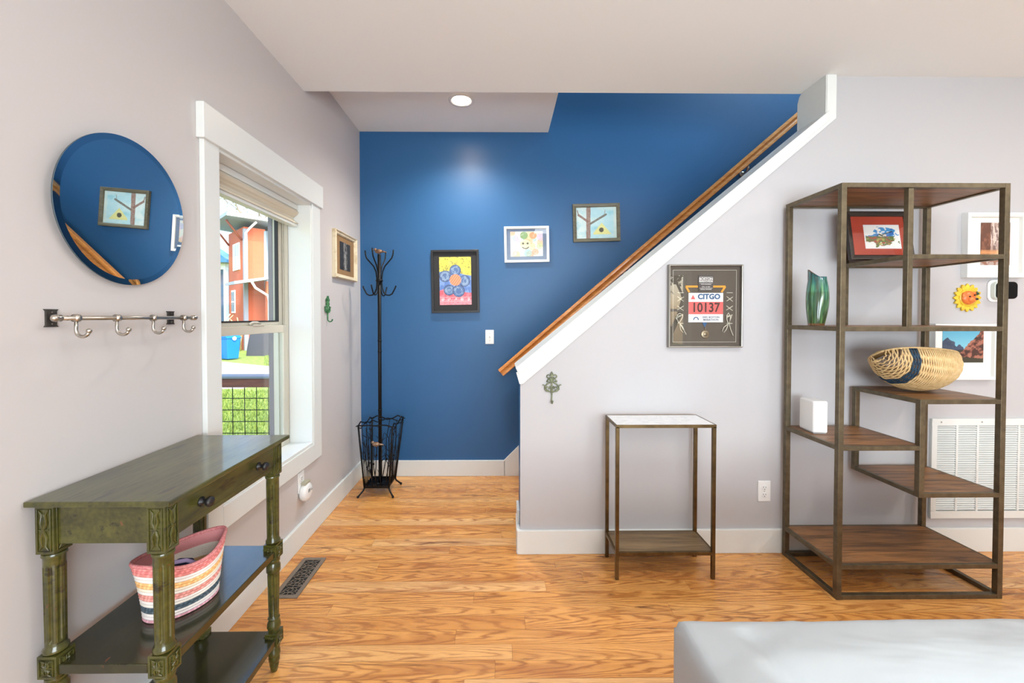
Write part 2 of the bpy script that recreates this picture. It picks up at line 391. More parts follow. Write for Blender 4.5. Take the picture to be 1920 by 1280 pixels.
# ---------------------------------------------------------------- window 1 (left wall)
MT['vinyl'] = mat('tan_vinyl', (206, 200, 184), .4)
MT['vinylo'] = mat('grey_outer_frame', (120, 112, 118), .5)
MT['gasket'] = mat('dark_gasket', (40, 38, 38), .6)
w1 = bpy.data.objects.new('window_1', None); S.collection.objects.link(w1); w1.location = (XL, 2.16, .545); struct(w1)
b = MB(); cx = XL+.02
b.box(XL, cx, WY0-.09, WY0, .44, 2.01); b.box(XL, cx, WY1, WY1+.105, .44, 2.01); b.box(XL, cx, WY0, WY1, .44, WZ0-.004)
b.build('casing', MT['trim'], w1, .003)
b = MB(); b.box(XL, XL+.032, WY0-.106, WY1+.125, 2.005, 2.142); b.build('head_casing', MT['trim'], w1, .003)
b = MB(); jx = -1.288   # jamb lining
b.box(jx, XL+.012, WY1-.012, WY1+.003, WZ0, WZ1); b.box(jx, XL+.012, WY0-.003, WY0+.012, WZ0, WZ1); b.box(jx, XL+.012, WY0, WY1, WZ1-.012, WZ1+.003); b.box(jx, XL+.013, WY0, WY1, WZ0-.004, WZ0+.012)
b.build('jamb', MT['trim'], w1, .002)
y0, y1, z0, z1 = WY0+.012, WY1-.012, WZ0+.012, WZ1-.012
b = MB()
def ring(b, xa, xb, ya, yb, za, zb, t, tb=None, tt=None):
    tb = tb or t; tt = tt or t
    b.box(xa, xb, ya, ya+t, za, zb); b.box(xa, xb, yb-t, yb, za, zb); b.box(xa, xb, ya+t, yb-t, za, za+tb); b.box(xa, xb, ya+t, yb-t, zb-tt, zb)
ring(b, -1.375, -1.288, y0, y1, z0, z1, .014); ring(b, -1.312, -1.304, y0, y1, z0, z1, .022); ring(b, -1.345, -1.338, y0, y1, z0, z1, .024)
b.build('frame', MT['vinyl'], w1, .0015)
b = MB(); ring(b, -1.40, -1.374, y0, y1, z0, z1, .017); b.build('outer_frame', MT['vinylo'], w1, .002)
b = MB(); ring(b, -1.304, -1.289, y0+.014, y1-.014, z0+.014, 1.272, .044, .05, .042); b.box(-1.29, -1.284, 2.2, 2.3, 1.272, 1.28)
ls = b.build('lower_sash', MT['vinyl'], w1, .002)
MB().box(-1.298, -1.294, y0+.05, y1-.05, z0+.05, 1.24).build('pane', MT['wglass'], ls)
b = MB(); ring(b, -1.338, -1.315, y0+.014, y1-.014, 1.255, z1-.014, .056, .04, .04)
us = b.build('upper_sash', MT['vinyl'], w1, .002)
b = MB(); ring(b, -1.331, -1.3125, y0+.066, y1-.066, 1.292, z1-.05, .008); b.build('gasket', MT['gasket'], us)
MB().box(-1.328, -1.324, y0+.066, y1-.066, 1.29, z1-.05).build('pane', MT['wglass'], us)
b = MB(); b.tube([(-1.296, 2.18, 1.283), (-1.296, 2.21, 1.291), (-1.296, 2.25, 1.291), (-1.296, 2.28, 1.283)], .006); b.build('sash_lock', MT['vinyl'], ls)
# shade bunched at the top
MT['shade'] = mat('beige_shade_cloth', (222, 214, 196), .8, c2=(210, 200, 180), scale=3, stretch=(1, .3, 20))
sh = root('window_shade', (-1.245, 2.16, 1.99), 'beige fabric shade gathered up at the top of the window', 'window shade')
MB().box(-1.275, -1.225, y0+.004, y1-.004, 1.962, 1.992).build('head_rail', MT['trim'], sh, .003)
b = MB(); pr = []
for k in range(15):
    t = k/14; pr.append((-1.236+.016*math.sin(t*PI*2.4)+.0025*(k % 2), 1.964-.086*t))
b.prism(pr+[(-1.272, 1.878), (-1.272, 1.964)], y0+.008, y1-.008, 'y') if False else b.prism([(p[0], p[1]) for p in pr]+[(-1.272, 1.878), (-1.272, 1.964)], y0+.008, y1-.008, 'y')
b.build('fabric_stack', MT['shade'], sh)
MB().box(-1.272, -1.228, y0+.006, y1-.006, 1.862, 1.879).build('bottom_rail', MT['trim'], sh, .003)
#PART2
# ---------------------------------------------------------------- framed pictures
def rail_ring(w, h, prof):
    """closed mitred moulding: prof = [(inset, y)...] swept round a w x h rectangle centred on the origin, front is -Y"""
    b = MB(); vs = []
    for d, y in prof:
        for sx, sz in ((-1, -1), (1, -1), (1, 1), (-1, 1)): vs.append((sx*(w/2-d), y, sz*(h/2-d)))
    n = len(prof); fs = []
    for i in range(n):
        j = (i+1) % n
        for k in range(4): fs.append((i*4+k, i*4+(k+1) % 4, j*4+(k+1) % 4, j*4+k))
    return b.add(vs, fs)
def frame(name, label, w, h, fw, dep, loc, rot, fm, board=None, art=None, artsize=None, artoff=(0, 0), glass=False, cat='picture', prof=None, nx=140, bdep=.35, paper=None):
    r = root(name, loc, label, cat, rot)
    prof = prof or [(0, 0), (0, -dep), (fw*.25, -dep*1.0), (fw*.8, -dep*.85), (fw, -dep*.7), (fw, 0)]
    rail_ring(w, h, prof).build('frame', fm, r, .0012, world=False)
    iw, ih = w-2*fw, h-2*fw; yb = -dep*bdep
    if board is not None:
        MB().box(-w/2+fw*.5, w/2-fw*.5, yb, -.0008, -h/2+fw*.5, h/2-fw*.5).build('mat_board', board, r, world=False)
    if art is not None:
        aw, ah = artsize or (iw, ih)
        if paper is not None:
            MB().box(artoff[0]-aw/2-paper, artoff[0]+aw/2+paper, yb-.0008, yb, artoff[1]-ah/2-paper, artoff[1]+ah/2+paper).build('paper', MT['plate'], r, world=False)
        picture('artwork', aw, ah, art, r, yb-.0018, nx, artoff[1], artoff[0])
    if glass: MB().box(-iw/2, iw/2, -dep*.72, -dep*.66, -ih/2, ih/2).build('glass', MT['pglass'], r, world=False)
    return r
def art_flower(U, V):
    return art_flower0(U, V)*.82+np.array((226, 224, 220))*.18
def art_flower0(U, V):
    C = np.zeros(U.shape+(3,)); f = fbm(U, V, 9, 1); f2 = fbm(U, V, 22, 2)
    C[:] = (214, 74, 92); C = blend(C, (f2 > .5)*.45, (240, 150, 165)); C = blend(C, (V < .12)*.35, (236, 190, 200))
    C = blend(C, (np.abs(V-.16) < .006)*.7, (240, 200, 205)); C = blend(C, (np.abs(V-.075) < .005)*.6, (240, 200, 205))
    for k in range(5):
        C = blend(C, ((np.hypot((U-.1-.2*k)*1., (V-.115)*1.5) < .048) & (f2 > .38))*.75, (238, 216, 222))
    C = blend(C, (V > .30+.05*np.sin(U*5)), (70, 112, 190)); C = blend(C, ((V > .30+.05*np.sin(U*5)) & (f > .52))*.6, (130, 165, 215))
    yl = V > .66+.05*np.sin(U*4+.6); C = blend(C, yl, (236, 216, 60)); C = blend(C, yl*(f2 > .62)*.75, (120, 116, 40)); C = blend(C, yl*(f > .6)*.3, (250, 236, 120))
    for cx, cy, rr in ((.50, .72, .17), (.18, .60, .17), (.78, .50, .17), (.30, .31, .16), (.60, .29, .18)):
        d = np.hypot(U-cx, (V-cy)*1.5)
        C = blend(C, d < rr, (58, 92, 150)); C = blend(C, (d < rr)*(fbm(U, V, 16, int(cx*50)) > .52)*.7, (128, 158, 190))
        C = blend(C, (np.abs(d-rr) < .012)*.8, (28, 44, 84)); C = blend(C, (np.abs(d-rr*.6) < .01)*.5, (170, 190, 212))
    d = np.hypot(U-.50, (V-.52)*1.5); C = blend(C, d < .18, (240, 118, 70)); C = blend(C, (d < .18)*(np.sin((U*.9-V)*90) > .75)*.7, (250, 190, 160))
    return C
def art_face(U, V):
    C = np.zeros(U.shape+(3,)); C[:] = (238, 238, 226); rs = np.random.RandomState(4)
    cols = [(250, 190, 130), (150, 215, 205), (190, 210, 240), (250, 195, 200), (190, 220, 150), (250, 225, 150), (244, 160, 110), (215, 190, 230)]
    for k in range(26):
        cx, cy, rr = rs.rand(), rs.rand(), .09+.09*rs.rand(); d = np.hypot((U-cx)*1.25, V-cy)
        C = blend(C, (d < rr)*.62, cols[k % 8]); C = blend(C, (np.abs(d-rr*.6) < .008)*.3, (255, 255, 250))
    C = blend(C, (np.hypot((U-.42)*1.25, V-.84) < .15), (142, 180, 120)); C = blend(C, (np.hypot((U-.70)*1.25, V-.84) < .14), (250, 168, 118))
    C = blend(C, (np.hypot((U-.46)*1.25, (V-.48)*1.0) < .20), (240, 240, 190))
    for ex in (.39, .53): C = blend(C, np.hypot((U-ex)*1.25, V-.52) < .042, (92, 84, 70))
    d = np.hypot((U-.465)*1.25, V-.46); C = blend(C, (np.abs(d-.145) < .02) & (V < .385), (80, 76, 70))
    C = blend(C, (fbm(U, V, 14, 5) > .62)*.25, (255, 255, 255)); return C
def art_tree(U, V):
    return art_tree0(U, V)*.85+np.array((236, 238, 232))*.15
def art_tree0(U, V):
    C = np.zeros(U.shape+(3,)); f = fbm(U, V, 5, 7); C[:] = (176, 220, 228); C = blend(C, (f-.35)*2, (214, 236, 232)); C = blend(C, (U < .25)*.5, (232, 236, 228))
    C = blend(C, (fbm(U, V, 6, 9)-.5)*1.6, (110, 190, 205)); C = blend(C, (U > .93)*.5, (240, 240, 220))
    t = fbm(U, V, 30, 3)
    C = blend(C, (np.abs(U-.30-.02*(V-.5)) < .052)*(.55+.5*t), (134, 84, 66))
    C = blend(C, (seg_d(U, V, (.28, .55), (.06, .76), 1.3) < .035)*(.6+.4*t), (116, 72, 60)); C = blend(C, (seg_d(U, V, (.06, .76), (.03, .9), 1.3) < .018)*.7, (116, 80, 66))
    C = blend(C, (seg_d(U, V, (.36, .48), (.74, .76), 1.3) < .033)*(.6+.4*t), (84, 70, 54)); C = blend(C, (seg_d(U, V, (.70, .70), (.72, .9), 1.3) < .012)*.5, (110, 90, 76))
    tri = (V > .13) & (V < .50-np.abs(U-.63)*1.55) & (U > .42) & (U < .86)
    C = blend(C, tri*.9, (236, 226, 128)); C = blend(C, np.hypot((U-.62)*1.3, V-.27) < .075, (62, 56, 40)); return C
def art_dark(U, V):
    f = fbm(U, V, 14, 12); g = 26+50*f; C = np.stack([g*1.02, g, g*.97], -1)
    C = blend(C, (np.abs(U-.5) < .17)*(f-.2)*1.3, (176, 172, 164)); C = blend(C, (np.abs(U-.5) < .05)*(fbm(U, V, 30, 4) > .45)*.6*(V < .7), (216, 212, 204)); return C
def art_canyon(U, V):
    f = fbm(U, V*.7, 12, 20, 5); C = np.zeros(U.shape+(3,)); C[:] = (104, 66, 50); C = blend(C, (f-.4)*3, (152, 98, 74))
    mid = np.abs(U-.60+.10*(V-.5)+.06*(fbm(V, V*0, 8, 3)-.5)) < .30-.10*V
    C = blend(C, mid, (176, 150, 138)); C = blend(C, mid*(f > .5)*.8, (222, 204, 192)); C = blend(C, mid*(fbm(U*2, V, 10, 8) > .58)*.7, (104, 80, 74))
    C = blend(C, ((V > .24) & (V < .36))*.6*(1.2-np.abs(V-.3)*10), (248, 176, 110)); C = blend(C, (V < .24), (150, 104, 84)); C = blend(C, (V < .2)*(f > .5)*.7, (190, 180, 176)); return C
def art_mountain(U, V):
    C = np.zeros(U.shape+(3,)); C[:] = (120, 186, 206); C = blend(C, (V-.55)*2, (86, 160, 192)); f = fbm(U, V, 12, 30, 5)
    h1 = .76-np.abs(U-.13)*.9+.10*(fbm(U, U*0, 10, 5)-.5)-.1*(U > .3); h2 = .56-np.abs(U-.40)*1.2+.08*(fbm(U, U*0, 20, 6)-.5)
    C = blend(C, V < h1, (58, 70, 92)); C = blend(C, (V < h1)*(f > .52)*.4, (88, 98, 116)); C = blend(C, V < h2, (66, 78, 102)); C = blend(C, V < .40-.1*np.abs(U-.5), (50, 52, 50))
    h3 = .18+(U-.35)*1.35+.10*(fbm(U, U*0, 16, 9)-.5); C = blend(C, V < h3, (122, 72, 58)); C = blend(C, (V < h3)*(f > .5)*.8, (176, 116, 96)); C = blend(C, (V < h3)*(f < .4)*.8, (56, 38, 34))
    C = blend(C, (V < .22-.1*U)*1., (62, 58, 44)); return C
def art_bird(U, V):
    C = np.zeros(U.shape+(3,)); C[:] = (242, 240, 234); f = fbm(U, V, 9, 40)
    e = np.hypot((U-.5)*.92, (V-.5)*1.1)+.55*(fbm(U, V, 5, 43)-.5)
    C = blend(C, (e < .42)*(V > .48)*(f > .36), (70, 150, 205)); C = blend(C, (e < .4)*(V > .5)*(f > .56)*.8, (30, 100, 180))
    C = blend(C, (e < .44)*(V <= .52)*(f > .3), (98, 118, 60)); C = blend(C, (e < .42)*(V <= .5)*(fbm(U, V, 14, 44) > .55), (172, 76, 60)); C = blend(C, (e < .4)*(V < .42)*(fbm(U, V, 12, 47) > .58)*.8, (190, 180, 90))
    C = blend(C, (np.hypot((U-.5)*.8, (V-.56)*1.5) < .10), (226, 216, 204)); C = blend(C, seg_d(U, V, (.42, .6), (.50, .54), 1.3) < .035, (60, 80, 60))
    C = blend(C, seg_d(U, V, (.52, .60), (.80, .74), 1.3) < .022, (60, 60, 66)); C = blend(C, seg_d(U, V, (.55, .52), (.70, .34), 1.3) < .016, (60, 60, 66)); C = blend(C, seg_d(U, V, (.42, .62), (.34, .52), 1.3) < .012, (40, 40, 40)); return C
MT['fblack'] = mat('black_frame', (30, 29, 30), .4); MT['board_k'] = mat('black_board', (42, 41, 42), .75)
MT['fwhite'] = mat('white_frame', (236, 236, 232), .45); MT['board_g'] = mat('blue_grey_board', (104, 126, 156), .6)
MT['fpewt'] = wood_mat('olive_grey_frame', (124, 116, 92), (78, 72, 56), 0, .45, 2.0)
MT['fcream'] = mat('distressed_cream_frame', (222, 208, 178), .6, c2=(188, 166, 130), scale=16, lo=.5, hi=.7)
MT['board_t'] = mat('tan_board', (150, 116, 78), .85); MT['board_w'] = mat('white_board', (240, 238, 230), .8)
MT['fdark'] = wood_mat('dark_wood_frame', (48, 38, 32), (24, 19, 17), 0, .4, 1.5); MT['board_r'] = mat('rust_red_board', (176, 62, 40), .7)
def flat(w, h): return None
px = lambda a, b: ((a[0]+b[0])/2, (a[2]+b[2])/2, abs(b[0]-a[0]), abs(b[2]-a[2]))
frame('picture_frame', 'black framed painting of a blue flower with orange centre on the blue wall', .392, .517, .018, .024, (-.379, YB, 1.613), (0, R(-.9), 0), MT['fblack'], MT['board_k'], art_flower, (.262, .394), (0, .004), prof=[(0, 0), (0, -.024), (.018, -.024), (.018, 0)], nx=180)
frame('picture_frame', 'white framed drawing of a smiling yellow face among pastel circles on the blue wall', .370, .295, .020, .022, (.209, YB, 1.918), (0, R(-1.1), 0), MT['fwhite'], MT['board_g'], art_face, (.268, .205), (.0, .004), glass=True)
frame('picture_frame', 'olive framed painting of a bare tree with yellow birdhouse on the blue wall', .388, .312, .028, .024, (.785, YB, 2.097), (0, R(-1.6), 0), MT['fpewt'], MT['board_w'], art_tree)
frame('picture_frame', 'small cream distressed frame with a dark photograph beside the window', .425, .335, .030, .03, (XL, 3.127, 1.762), (0, 0, R(90)), MT['fcream'], MT['board_t'], art_dark, (.205, .20), (0, .0), prof=[(0, 0), (0, -.024), (.006, -.032), (.014, -.022), (.024, -.022), (.03, -.014), (.03, 0)])
frame('picture_frame', 'white framed photo of a pale canyon gorge, highest on the wall behind the shelf', .335, .357, .012, .035, (2.736, YF, 1.716), (0, 0, 0), MT['fwhite'], MT['board_w'], art_canyon, (.165, .235), (.01, .01), prof=[(0, 0), (0, -.035), (.016, -.035), (.017, -.031), (.022, -.031), (.023, -.026), (.023, 0)])
frame('picture_frame', 'white framed photo of blue mountains and red cliffs, behind the wicker basket', .355, .31, .012, .035, (2.575, YF, 1.127), (0, 0, 0), MT['fwhite'], MT['board_w'], art_mountain, (.232, .183), (.0, .03), prof=[(0, 0), (0, -.035), (.012, -.035), (.013, -.031), (.016, -.031), (.017, -.026), (.017, 0)])
# hummingbird picture leaning on the upper shelf
hb = frame('picture_frame', 'dark wood frame with a hummingbird watercolour in a rust mat leaning on the shelf', .335, .262, .026, .022, (1.985, 2.215, 1.745), (R(-9), 0, 0), MT['fdark'], MT['board_r'], art_bird, (.178, .118), (.018, -.005), glass=True, paper=.006, bdep=.5)
# race bib shadow frame
MT['board_d'] = mat('taupe_board', (94, 86, 76), .85); MT['silver'] = mat('dark_silver_frame', (150, 146, 138), .3, .9)
mf = frame('race_bib_frame', 'silver framed marathon race bib with medal and shoe laces under the sloping cap', .410, .457, .009, .028, (1.126, YF, 1.380), (0, 0, 0), MT['silver'], MT['board_d'], cat='picture', prof=[(0, 0), (0, -.028), (.003, -.03), (.008, -.029), (.009, -.026), (.009, 0)], bdep=.3)
MB().box(-.197, .197, -.0255, -.0240, -.220, .220).build('glass', MT['pglass'], mf, world=False)
X = lambda u: (u-617.5)/6.74*.410/137*1.0   # crop pixels (6.74 per photo px) -> metres about the frame centre
Xc = lambda u: (u-617)*.410/932; Zc = lambda v: (632-v)*.457/1050
yb = -.0090
MT['fillet'] = mat('pale_fillet', (196, 190, 176), .5)
rail_ring(.354+.0, .400, [(0, yb), (0, yb-.002), (.0022, yb-.002), (.0022, yb)]).build('fillet', MT['fillet'], mf, world=False)
MT['bibw'] = mat('bib_white', (244, 243, 240), .6); MT['bibr'] = mat('bib_red', (238, 104, 100), .6); MT['ink'] = mat('dark_brown_ink', (74, 40, 36), .6)
MT['navyink'] = mat('navy_ink', (34, 92, 142), .6); MT['greyink'] = mat('grey_ink', (96, 116, 140), .6); MT['cardk'] = mat('grey_card', (78, 74, 72), .6); MT['orange'] = mat('orange_ribbon', (238, 164, 44), .6); MT['lace'] = mat('cream_lace', (226, 222, 204), .9)
bb = MB().box(Xc(412), Xc(850), yb-.003, yb-.002, Zc(838), Zc(464)).build('race_bib', MT['bibw'], mf, world=False)
MB().box(Xc(413), Xc(849), -.0006, 0, Zc(735), Zc(578)).build('red_band', MT['bibr'], bb, world=False).location = (0, yb-.003, 0)
def T(nm, s, size, m, u, v, par, y, bold=0, sx=1, sp=1): return text(nm, s, size, m, par, (Xc(u), y, Zc(v)), bold, sx, sp)
T('bib_number', '10137', .072, MT['ink'], 628, 655, bb, yb-.0045, .0016, .86, 1.02)
T('sponsor_lettering', 'CITGO', .040, MT['navyink'], 670, 514, bb, yb-.0040, .0014, 1.0)
T('race_lettering', '2005 BOSTON', .0145, MT['greyink'], 695, 774, bb, yb-.0040, .0002, 1.0, 1.05)
T('race_lettering', 'MARATHON', .0145, MT['greyink'], 695, 806, bb, yb-.0040, .0002, 1.0, 1.05)
b = MB(); b.prism([(Xc(440), Zc(545)), (Xc(497), Zc(545)), (Xc(468), Zc(490))], yb-.0036, yb-.003); b.build('red_triangle', MT['bibr'], bb, world=False)
b = MB(); b.tube([(Xc(508)+.013*math.cos(a), yb-.0035, Zc(808)+.015*math.sin(a)) for a in [PI*k/10 for k in range(11)]], .0025, 6); b.build('arch_mark', MT['navyink'], bb, world=False)
cd = MB().box(Xc(535), Xc(720), yb-.0052, yb-.0040, Zc(436), Zc(240)).build('title_card', MT['cardk'], mf, world=False)
for s, v, sz, bo in (('BOSTON', 288, .019, .0006), ('MARATHON', 318, .0135, .0005), ('109TH RUNNING', 356, .0075, 0), ('APRIL 18, 2005', 388, .0075, 0), ('OFFICIAL PROGRAM', 420, .0068, .0001)):
    T('card_lettering', s, sz, MT['bibw'], 628, v, cd, yb-.0058, bo)
b = MB()
for v in (262, 340, 404): b.box(Xc(545), Xc(712), yb-.0058, yb-.0052, Zc(v)-.0006, Zc(v)+.0006)
b.build('rule_line', MT['bibw'], cd, world=False)
for sg in (-1, 1):
    m = 617
    P = [(m+sg*100, 383), (m+sg*255, 383), (m+sg*215, 455)] if sg > 0 else [(m-95, 383), (m-235, 383), (m-200, 455)]
    b = MB(); pts = [(Xc(u), yb-.002, Zc(v)) for u, v in P]
    for a, c in ((0, 1), (1, 2)):
        A = Vector(pts[a]); B = Vector(pts[c]); d = (B-A).normalized(); nn = Vector((-d.z, 0, d.x))*.0055
        b.prism([((A+nn-d*.003).x, (A+nn).z), ((B+nn+d*.003).x, (B+nn).z), ((B-nn+d*.003).x, (B-nn).z), ((A-nn-d*.003).x, (A-nn).z)], yb-.0032-.0002*c, yb-.002)
    b.build('orange_ribbon', MT['orange'], mf, world=False)
def lace(nm, pts, r=.0022): b = MB(); b.tube([(Xc(u), yb-.0035-(i % 2)*.0006, Zc(v)) for i, (u, v) in enumerate(pts)], r, 6); return b
for sg in (-1, 1):
    c = 310 if sg < 0 else 932
    for p in ([(c-38, 462), (c+38, 462)], [(c-38, 510), (c+40, 572)], [(c+40, 515), (c-38, 568)], [(c-40, 628), (c+40, 690)], [(c+40, 630), (c-40, 682)], [(c-40, 760), (c+36, 745)], [(c-36, 850), (c+38, 852)], [(c-38, 780), (c+34, 740)]):
        MB().tube([(Xc(u), yb-.003, Zc(v)) for u, v in p], .0021, 6).build('shoe_lace', MT['lace'], mf, world=False)
    if sg < 0:
        lp = [(285, 850), (260, 780), (270, 740), (300, 725), (335, 740), (338, 770), (310, 820), (295, 850)]; lp2 = [(250, 780), (290, 840), (330, 900), (385, 995)]; lp3 = [(300, 850), (310, 930), (345, 970), (362, 955), (340, 900), (305, 855)]
    else:
        lp = [(915, 860), (895, 800), (895, 750), (915, 718), (940, 760), (935, 820), (918, 860)]; lp2 = [(960, 740), (925, 850), (945, 930), (978, 1008)]; lp3 = [(912, 860), (860, 900), (838, 950), (860, 968), (890, 930), (912, 870)]
    for q in (lp, lp2, lp3): MB().tube([(Xc(u), yb-.0055, Zc(v)) for u, v in q], .0022, 6).build('shoe_lace', MT['lace'], mf, world=False)
b = MB(); b.prism([(Xc(590), Zc(842)), (Xc(650), Zc(842)), (Xc(622), Zc(905))], yb-.002, yb-.001); b.build('medal_ribbon', MT['navyink'], mf, world=False)
b = MB(); b.lathe([(.001, yb-.003), (.021, yb-.003), (.023, yb-.002), (.023, yb)], (Xc(628), 0, Zc(990)), 24, 'y'); b.lathe([(.009, yb-.0045), (.011, yb-.003)], (Xc(628), 0, Zc(990)), 16, 'y'); b.tube([(Xc(622), yb-.002, Zc(905)), (Xc(626), yb-.002, Zc(945))], .003)
b.build('medal', mat('silver_bronze_medal', (150, 136, 112), .4, .8), mf, world=False)
# ---------------------------------------------------------------- round mirror
MT['mirror'] = mat('mirror_silver', (236, 240, 240), .005, 1); MT['mirrorb'] = mat('bevel_silver', (200, 214, 220), .02, 1)
MIRT = R(1.55); MIRZ = R(90.3)
mr = root('round_mirror', (XL+.020, 1.306, 1.640), 'large round frameless mirror hanging above the hook rail on the left wall', 'mirror', (MIRT, 0, MIRZ))
def disc(rad, y, n=96): return MB().add([(rad*math.cos(2*PI*k/n), y, rad*math.sin(2*PI*k/n)) for k in range(n)], [list(range(n))])
rm = .2215
disc(rm-.017, -.006).build('glass', MT['mirror'], mr, world=False)
b = MB(); n = 96
vs = [((rm-.017)*math.cos(2*PI*k/n), -.006, (rm-.017)*math.sin(2*PI*k/n)) for k in range(n)]+[(rm*math.cos(2*PI*k/n), -.0054, rm*math.sin(2*PI*k/n)) for k in range(n)]
b.add(vs, [(k, (k+1) % n, n+(k+1) % n, n+k) for k in range(n)]); b.build('bevelled_edge', MT['mirrorb'], mr, world=False)
MB().lathe([(.12, .012), (rm-.02, .002), (rm, -.001), (rm, -.0053), (rm-.001, -.0054)], seg=96, axis='y').build('backing', mat('mirror_back', (70, 84, 90), .5), mr, world=False)
# ---------------------------------------------------------------- hook rail
hr = root('hook_rail', (XL, 1.30, 1.317), 'brushed nickel rail with four hooks under the round mirror', 'hook rail')
bx_ = XL+.043
b = MB(); b.tube([(bx_, 1.085, 1.317), (bx_, 1.535, 1.317)], .0058, 16); b.build('bar', MT['steel'], hr)
for yy, pro in ((1.098, 0), (1.49, 0)):
    b = MB(); b.prism([(yy-.017, 1.294), (yy-.013, 1.299), (yy-.013, 1.335), (yy-.017, 1.34), (yy+.017, 1.34), (yy+.013, 1.335), (yy+.013, 1.299), (yy+.017, 1.294)], XL, XL+.005, 'x')
    b.tube([(XL+.004, yy, 1.317), (bx_+.003, yy, 1.317)], .006, 12)
    b.ball((XL+.006, yy, 1.332), .0035, 8); b.ball((XL+.006, yy, 1.302), .0035, 8)
    b.build('wall_plate', MT['pewter'] , hr)
for yy, sg in ((1.085, -1), (1.535, 1)):
    b = MB(); b.lathe([(.0058, 0), (.009, sg*.003), (.0062, sg*.008), (.0095, sg*.014), (.0085, sg*.020), (.003, sg*.025)], (bx_, yy, 1.317), 16, 'y'); b.build('finial', MT['steel'], hr)
for yy in (1.122, 1.24, 1.368, 1.498):
    b = MB(); b.tube([(bx_, yy-.006, 1.317), (bx_, yy+.006, 1.317)], .0105, 16)
    pts = [(bx_, yy, 1.309), (bx_-.001, yy, 1.29)]+[(bx_-.001+.017-.017*math.cos(a), yy, 1.285-.017*math.sin(a)*1.0) for a in [PI*k/9 for k in range(9)]]
    b.tube(pts, [.004]*3+[.0045]*(len(pts)-3), 10); b.ball((pts[-1][0]+.001, yy, pts[-1][2]+.004), .0068, 12)
    b.build('hook', MT['steel'], hr)
# ---------------------------------------------------------------- cast iron wall hooks
def cast_hook(label, loc, rz, m, s=1.0):
    r = root('cast_iron_hook', loc, label, 'wall hook', (0, 0, rz))
    b = MB(); q = lambda pts, rr=.0034: b.tube([(x*s, -.006, z*s) for x, z in pts], rr*s, 8)
    arc = lambda cx, cz, rd, a0, a1, n=10: [(cx+rd*math.cos(R(a0+(a1-a0)*k/n)), cz+rd*math.sin(R(a0+(a1-a0)*k/n))) for k in range(n+1)]
    b.prism([(0, .095*s), (-.009*s, .080*s), (-.006*s, .066*s), (0, .060*s), (.006*s, .066*s), (.009*s, .080*s)], -.012, -.001)
    for g in (-1, 1):
        q([(g*x, z) for x, z in arc(.018, .066, .0095, 170, -150)]); q([(g*x, z) for x, z in arc(.014, .043, .0085, 110, -130, 8)])
        q([(g*x, z) for x, z in [(.004, .060), (.009, .050), (.006, .036), (.014, .030), (.028, .022), (.038, .008), (.040, -.006), (.030, -.016), (.014, -.018), (.004, -.022)]], .0042)
        q([(g*x, z) for x, z in arc(.023, -.002, .009, 200, -120)]); q([(g*x, z) for x, z in [(.038, .010), (.044, .018), (.050, .020), (.052, .016)]], .003)
        q([(g*x, z) for x, z in [(.002, -.018), (.006, 0), (.012, .012)]], .003); q([(g*x, z) for x, z in [(.022, .046), (.028, .040), (.027, .034)]], .003)
    q([(0, .062), (0, .03), (0, 0), (0, -.02)], .005)
    b.build('plate', m, r, world=False)
    b = MB(); st = [(0, -.006, -.020*s), (0, -.006, -.062*s)]+[(0, -.006-(.016-.016*math.cos(a))*s, (-.066-.016*math.sin(a))*s) for a in [PI*k/8 for k in range(8)]]
    b.tube(st, .0042*s, 8); b.ball((0, st[-1][1], st[-1][2]+.003*s), .0062*s, 8); b.build('hook', m, r, world=False); return r
MT['vgreen'] = mat('verdigris_cast_iron', (150, 156, 126), .6, .1, c2=(84, 92, 68), scale=60); MT['dgreen'] = mat('green_cast_iron', (86, 150, 96), .55, .1, c2=(40, 84, 52), scale=60)
cast_hook('grey green ornate cast iron hook on the end of the white stair wall', (.280, YF, .925), 0, MT['vgreen'], .99)
cast_hook('bright green ornate cast iron hook on the left wall past the window', (XL, 2.822, 1.368), R(90), MT['dgreen'], .97)
# ---------------------------------------------------------------- outlets, switch, detector
def plate(name, label, loc, rz, kind, cat):
    r = root(name, loc, label, cat, (0, 0, rz))
    MB().box(-.0355, .0355, -.006, 0, -.0585, .0585).build('cover_plate', MT['plate'], r, .003, world=False)
    if kind == 'outlet':
        for z in (.020, -.020):
            b = MB(); b.lathe([(.0165, -.0055), (.0165, -.0075), (.015, -.008), (.001, -.008)], (0, 0, z), 24, 'y'); f = b.build('receptacle', MT['plate'], r, world=False)
            b = MB(); b.box(-.0075, -.0055, -.0086, -.0078, z-.001, z+.008); b.box(.0055, .0075, -.0086, -.0078, z-.001, z+.007); b.lathe([(.0025, -.0078), (.0025, -.0086)], (0, 0, z-.008), 10, 'y'); b.build('slot', MT['slot'], f, world=False)
    else:
        b = MB(); b.box(-.006, .006, -.007, -.005, -.012, .012); b.prism([(-.006, -.006), (-.018, .003), (-.018, .009), (-.006, .006)], -.004, .004, 'x'); b.build('toggle', MT['plate'], r, .001, world=False)
    for z in ((0,) if kind == 'outlet' else (.030, -.030)): MB().lathe([(.003, -.006), (.003, -.0072), (.0005, -.0076)], (0, 0, z), 10, 'y').build('screw', MT['steel'], r, world=False)
    return r
plate('wall_outlet', 'white double outlet low on the wall between side table and tall shelf', (1.474, YF, .344), 0, 'outlet', 'outlet')
plate('light_switch', 'white light switch on the blue wall left of the handrail end', (-.097, YB, 1.154), 0, 'switch', 'light switch')
plate('wall_outlet', 'white outlet on the left wall under the window behind the round detector', (XL, 2.435, .368), R(90), 'outlet', 'outlet')
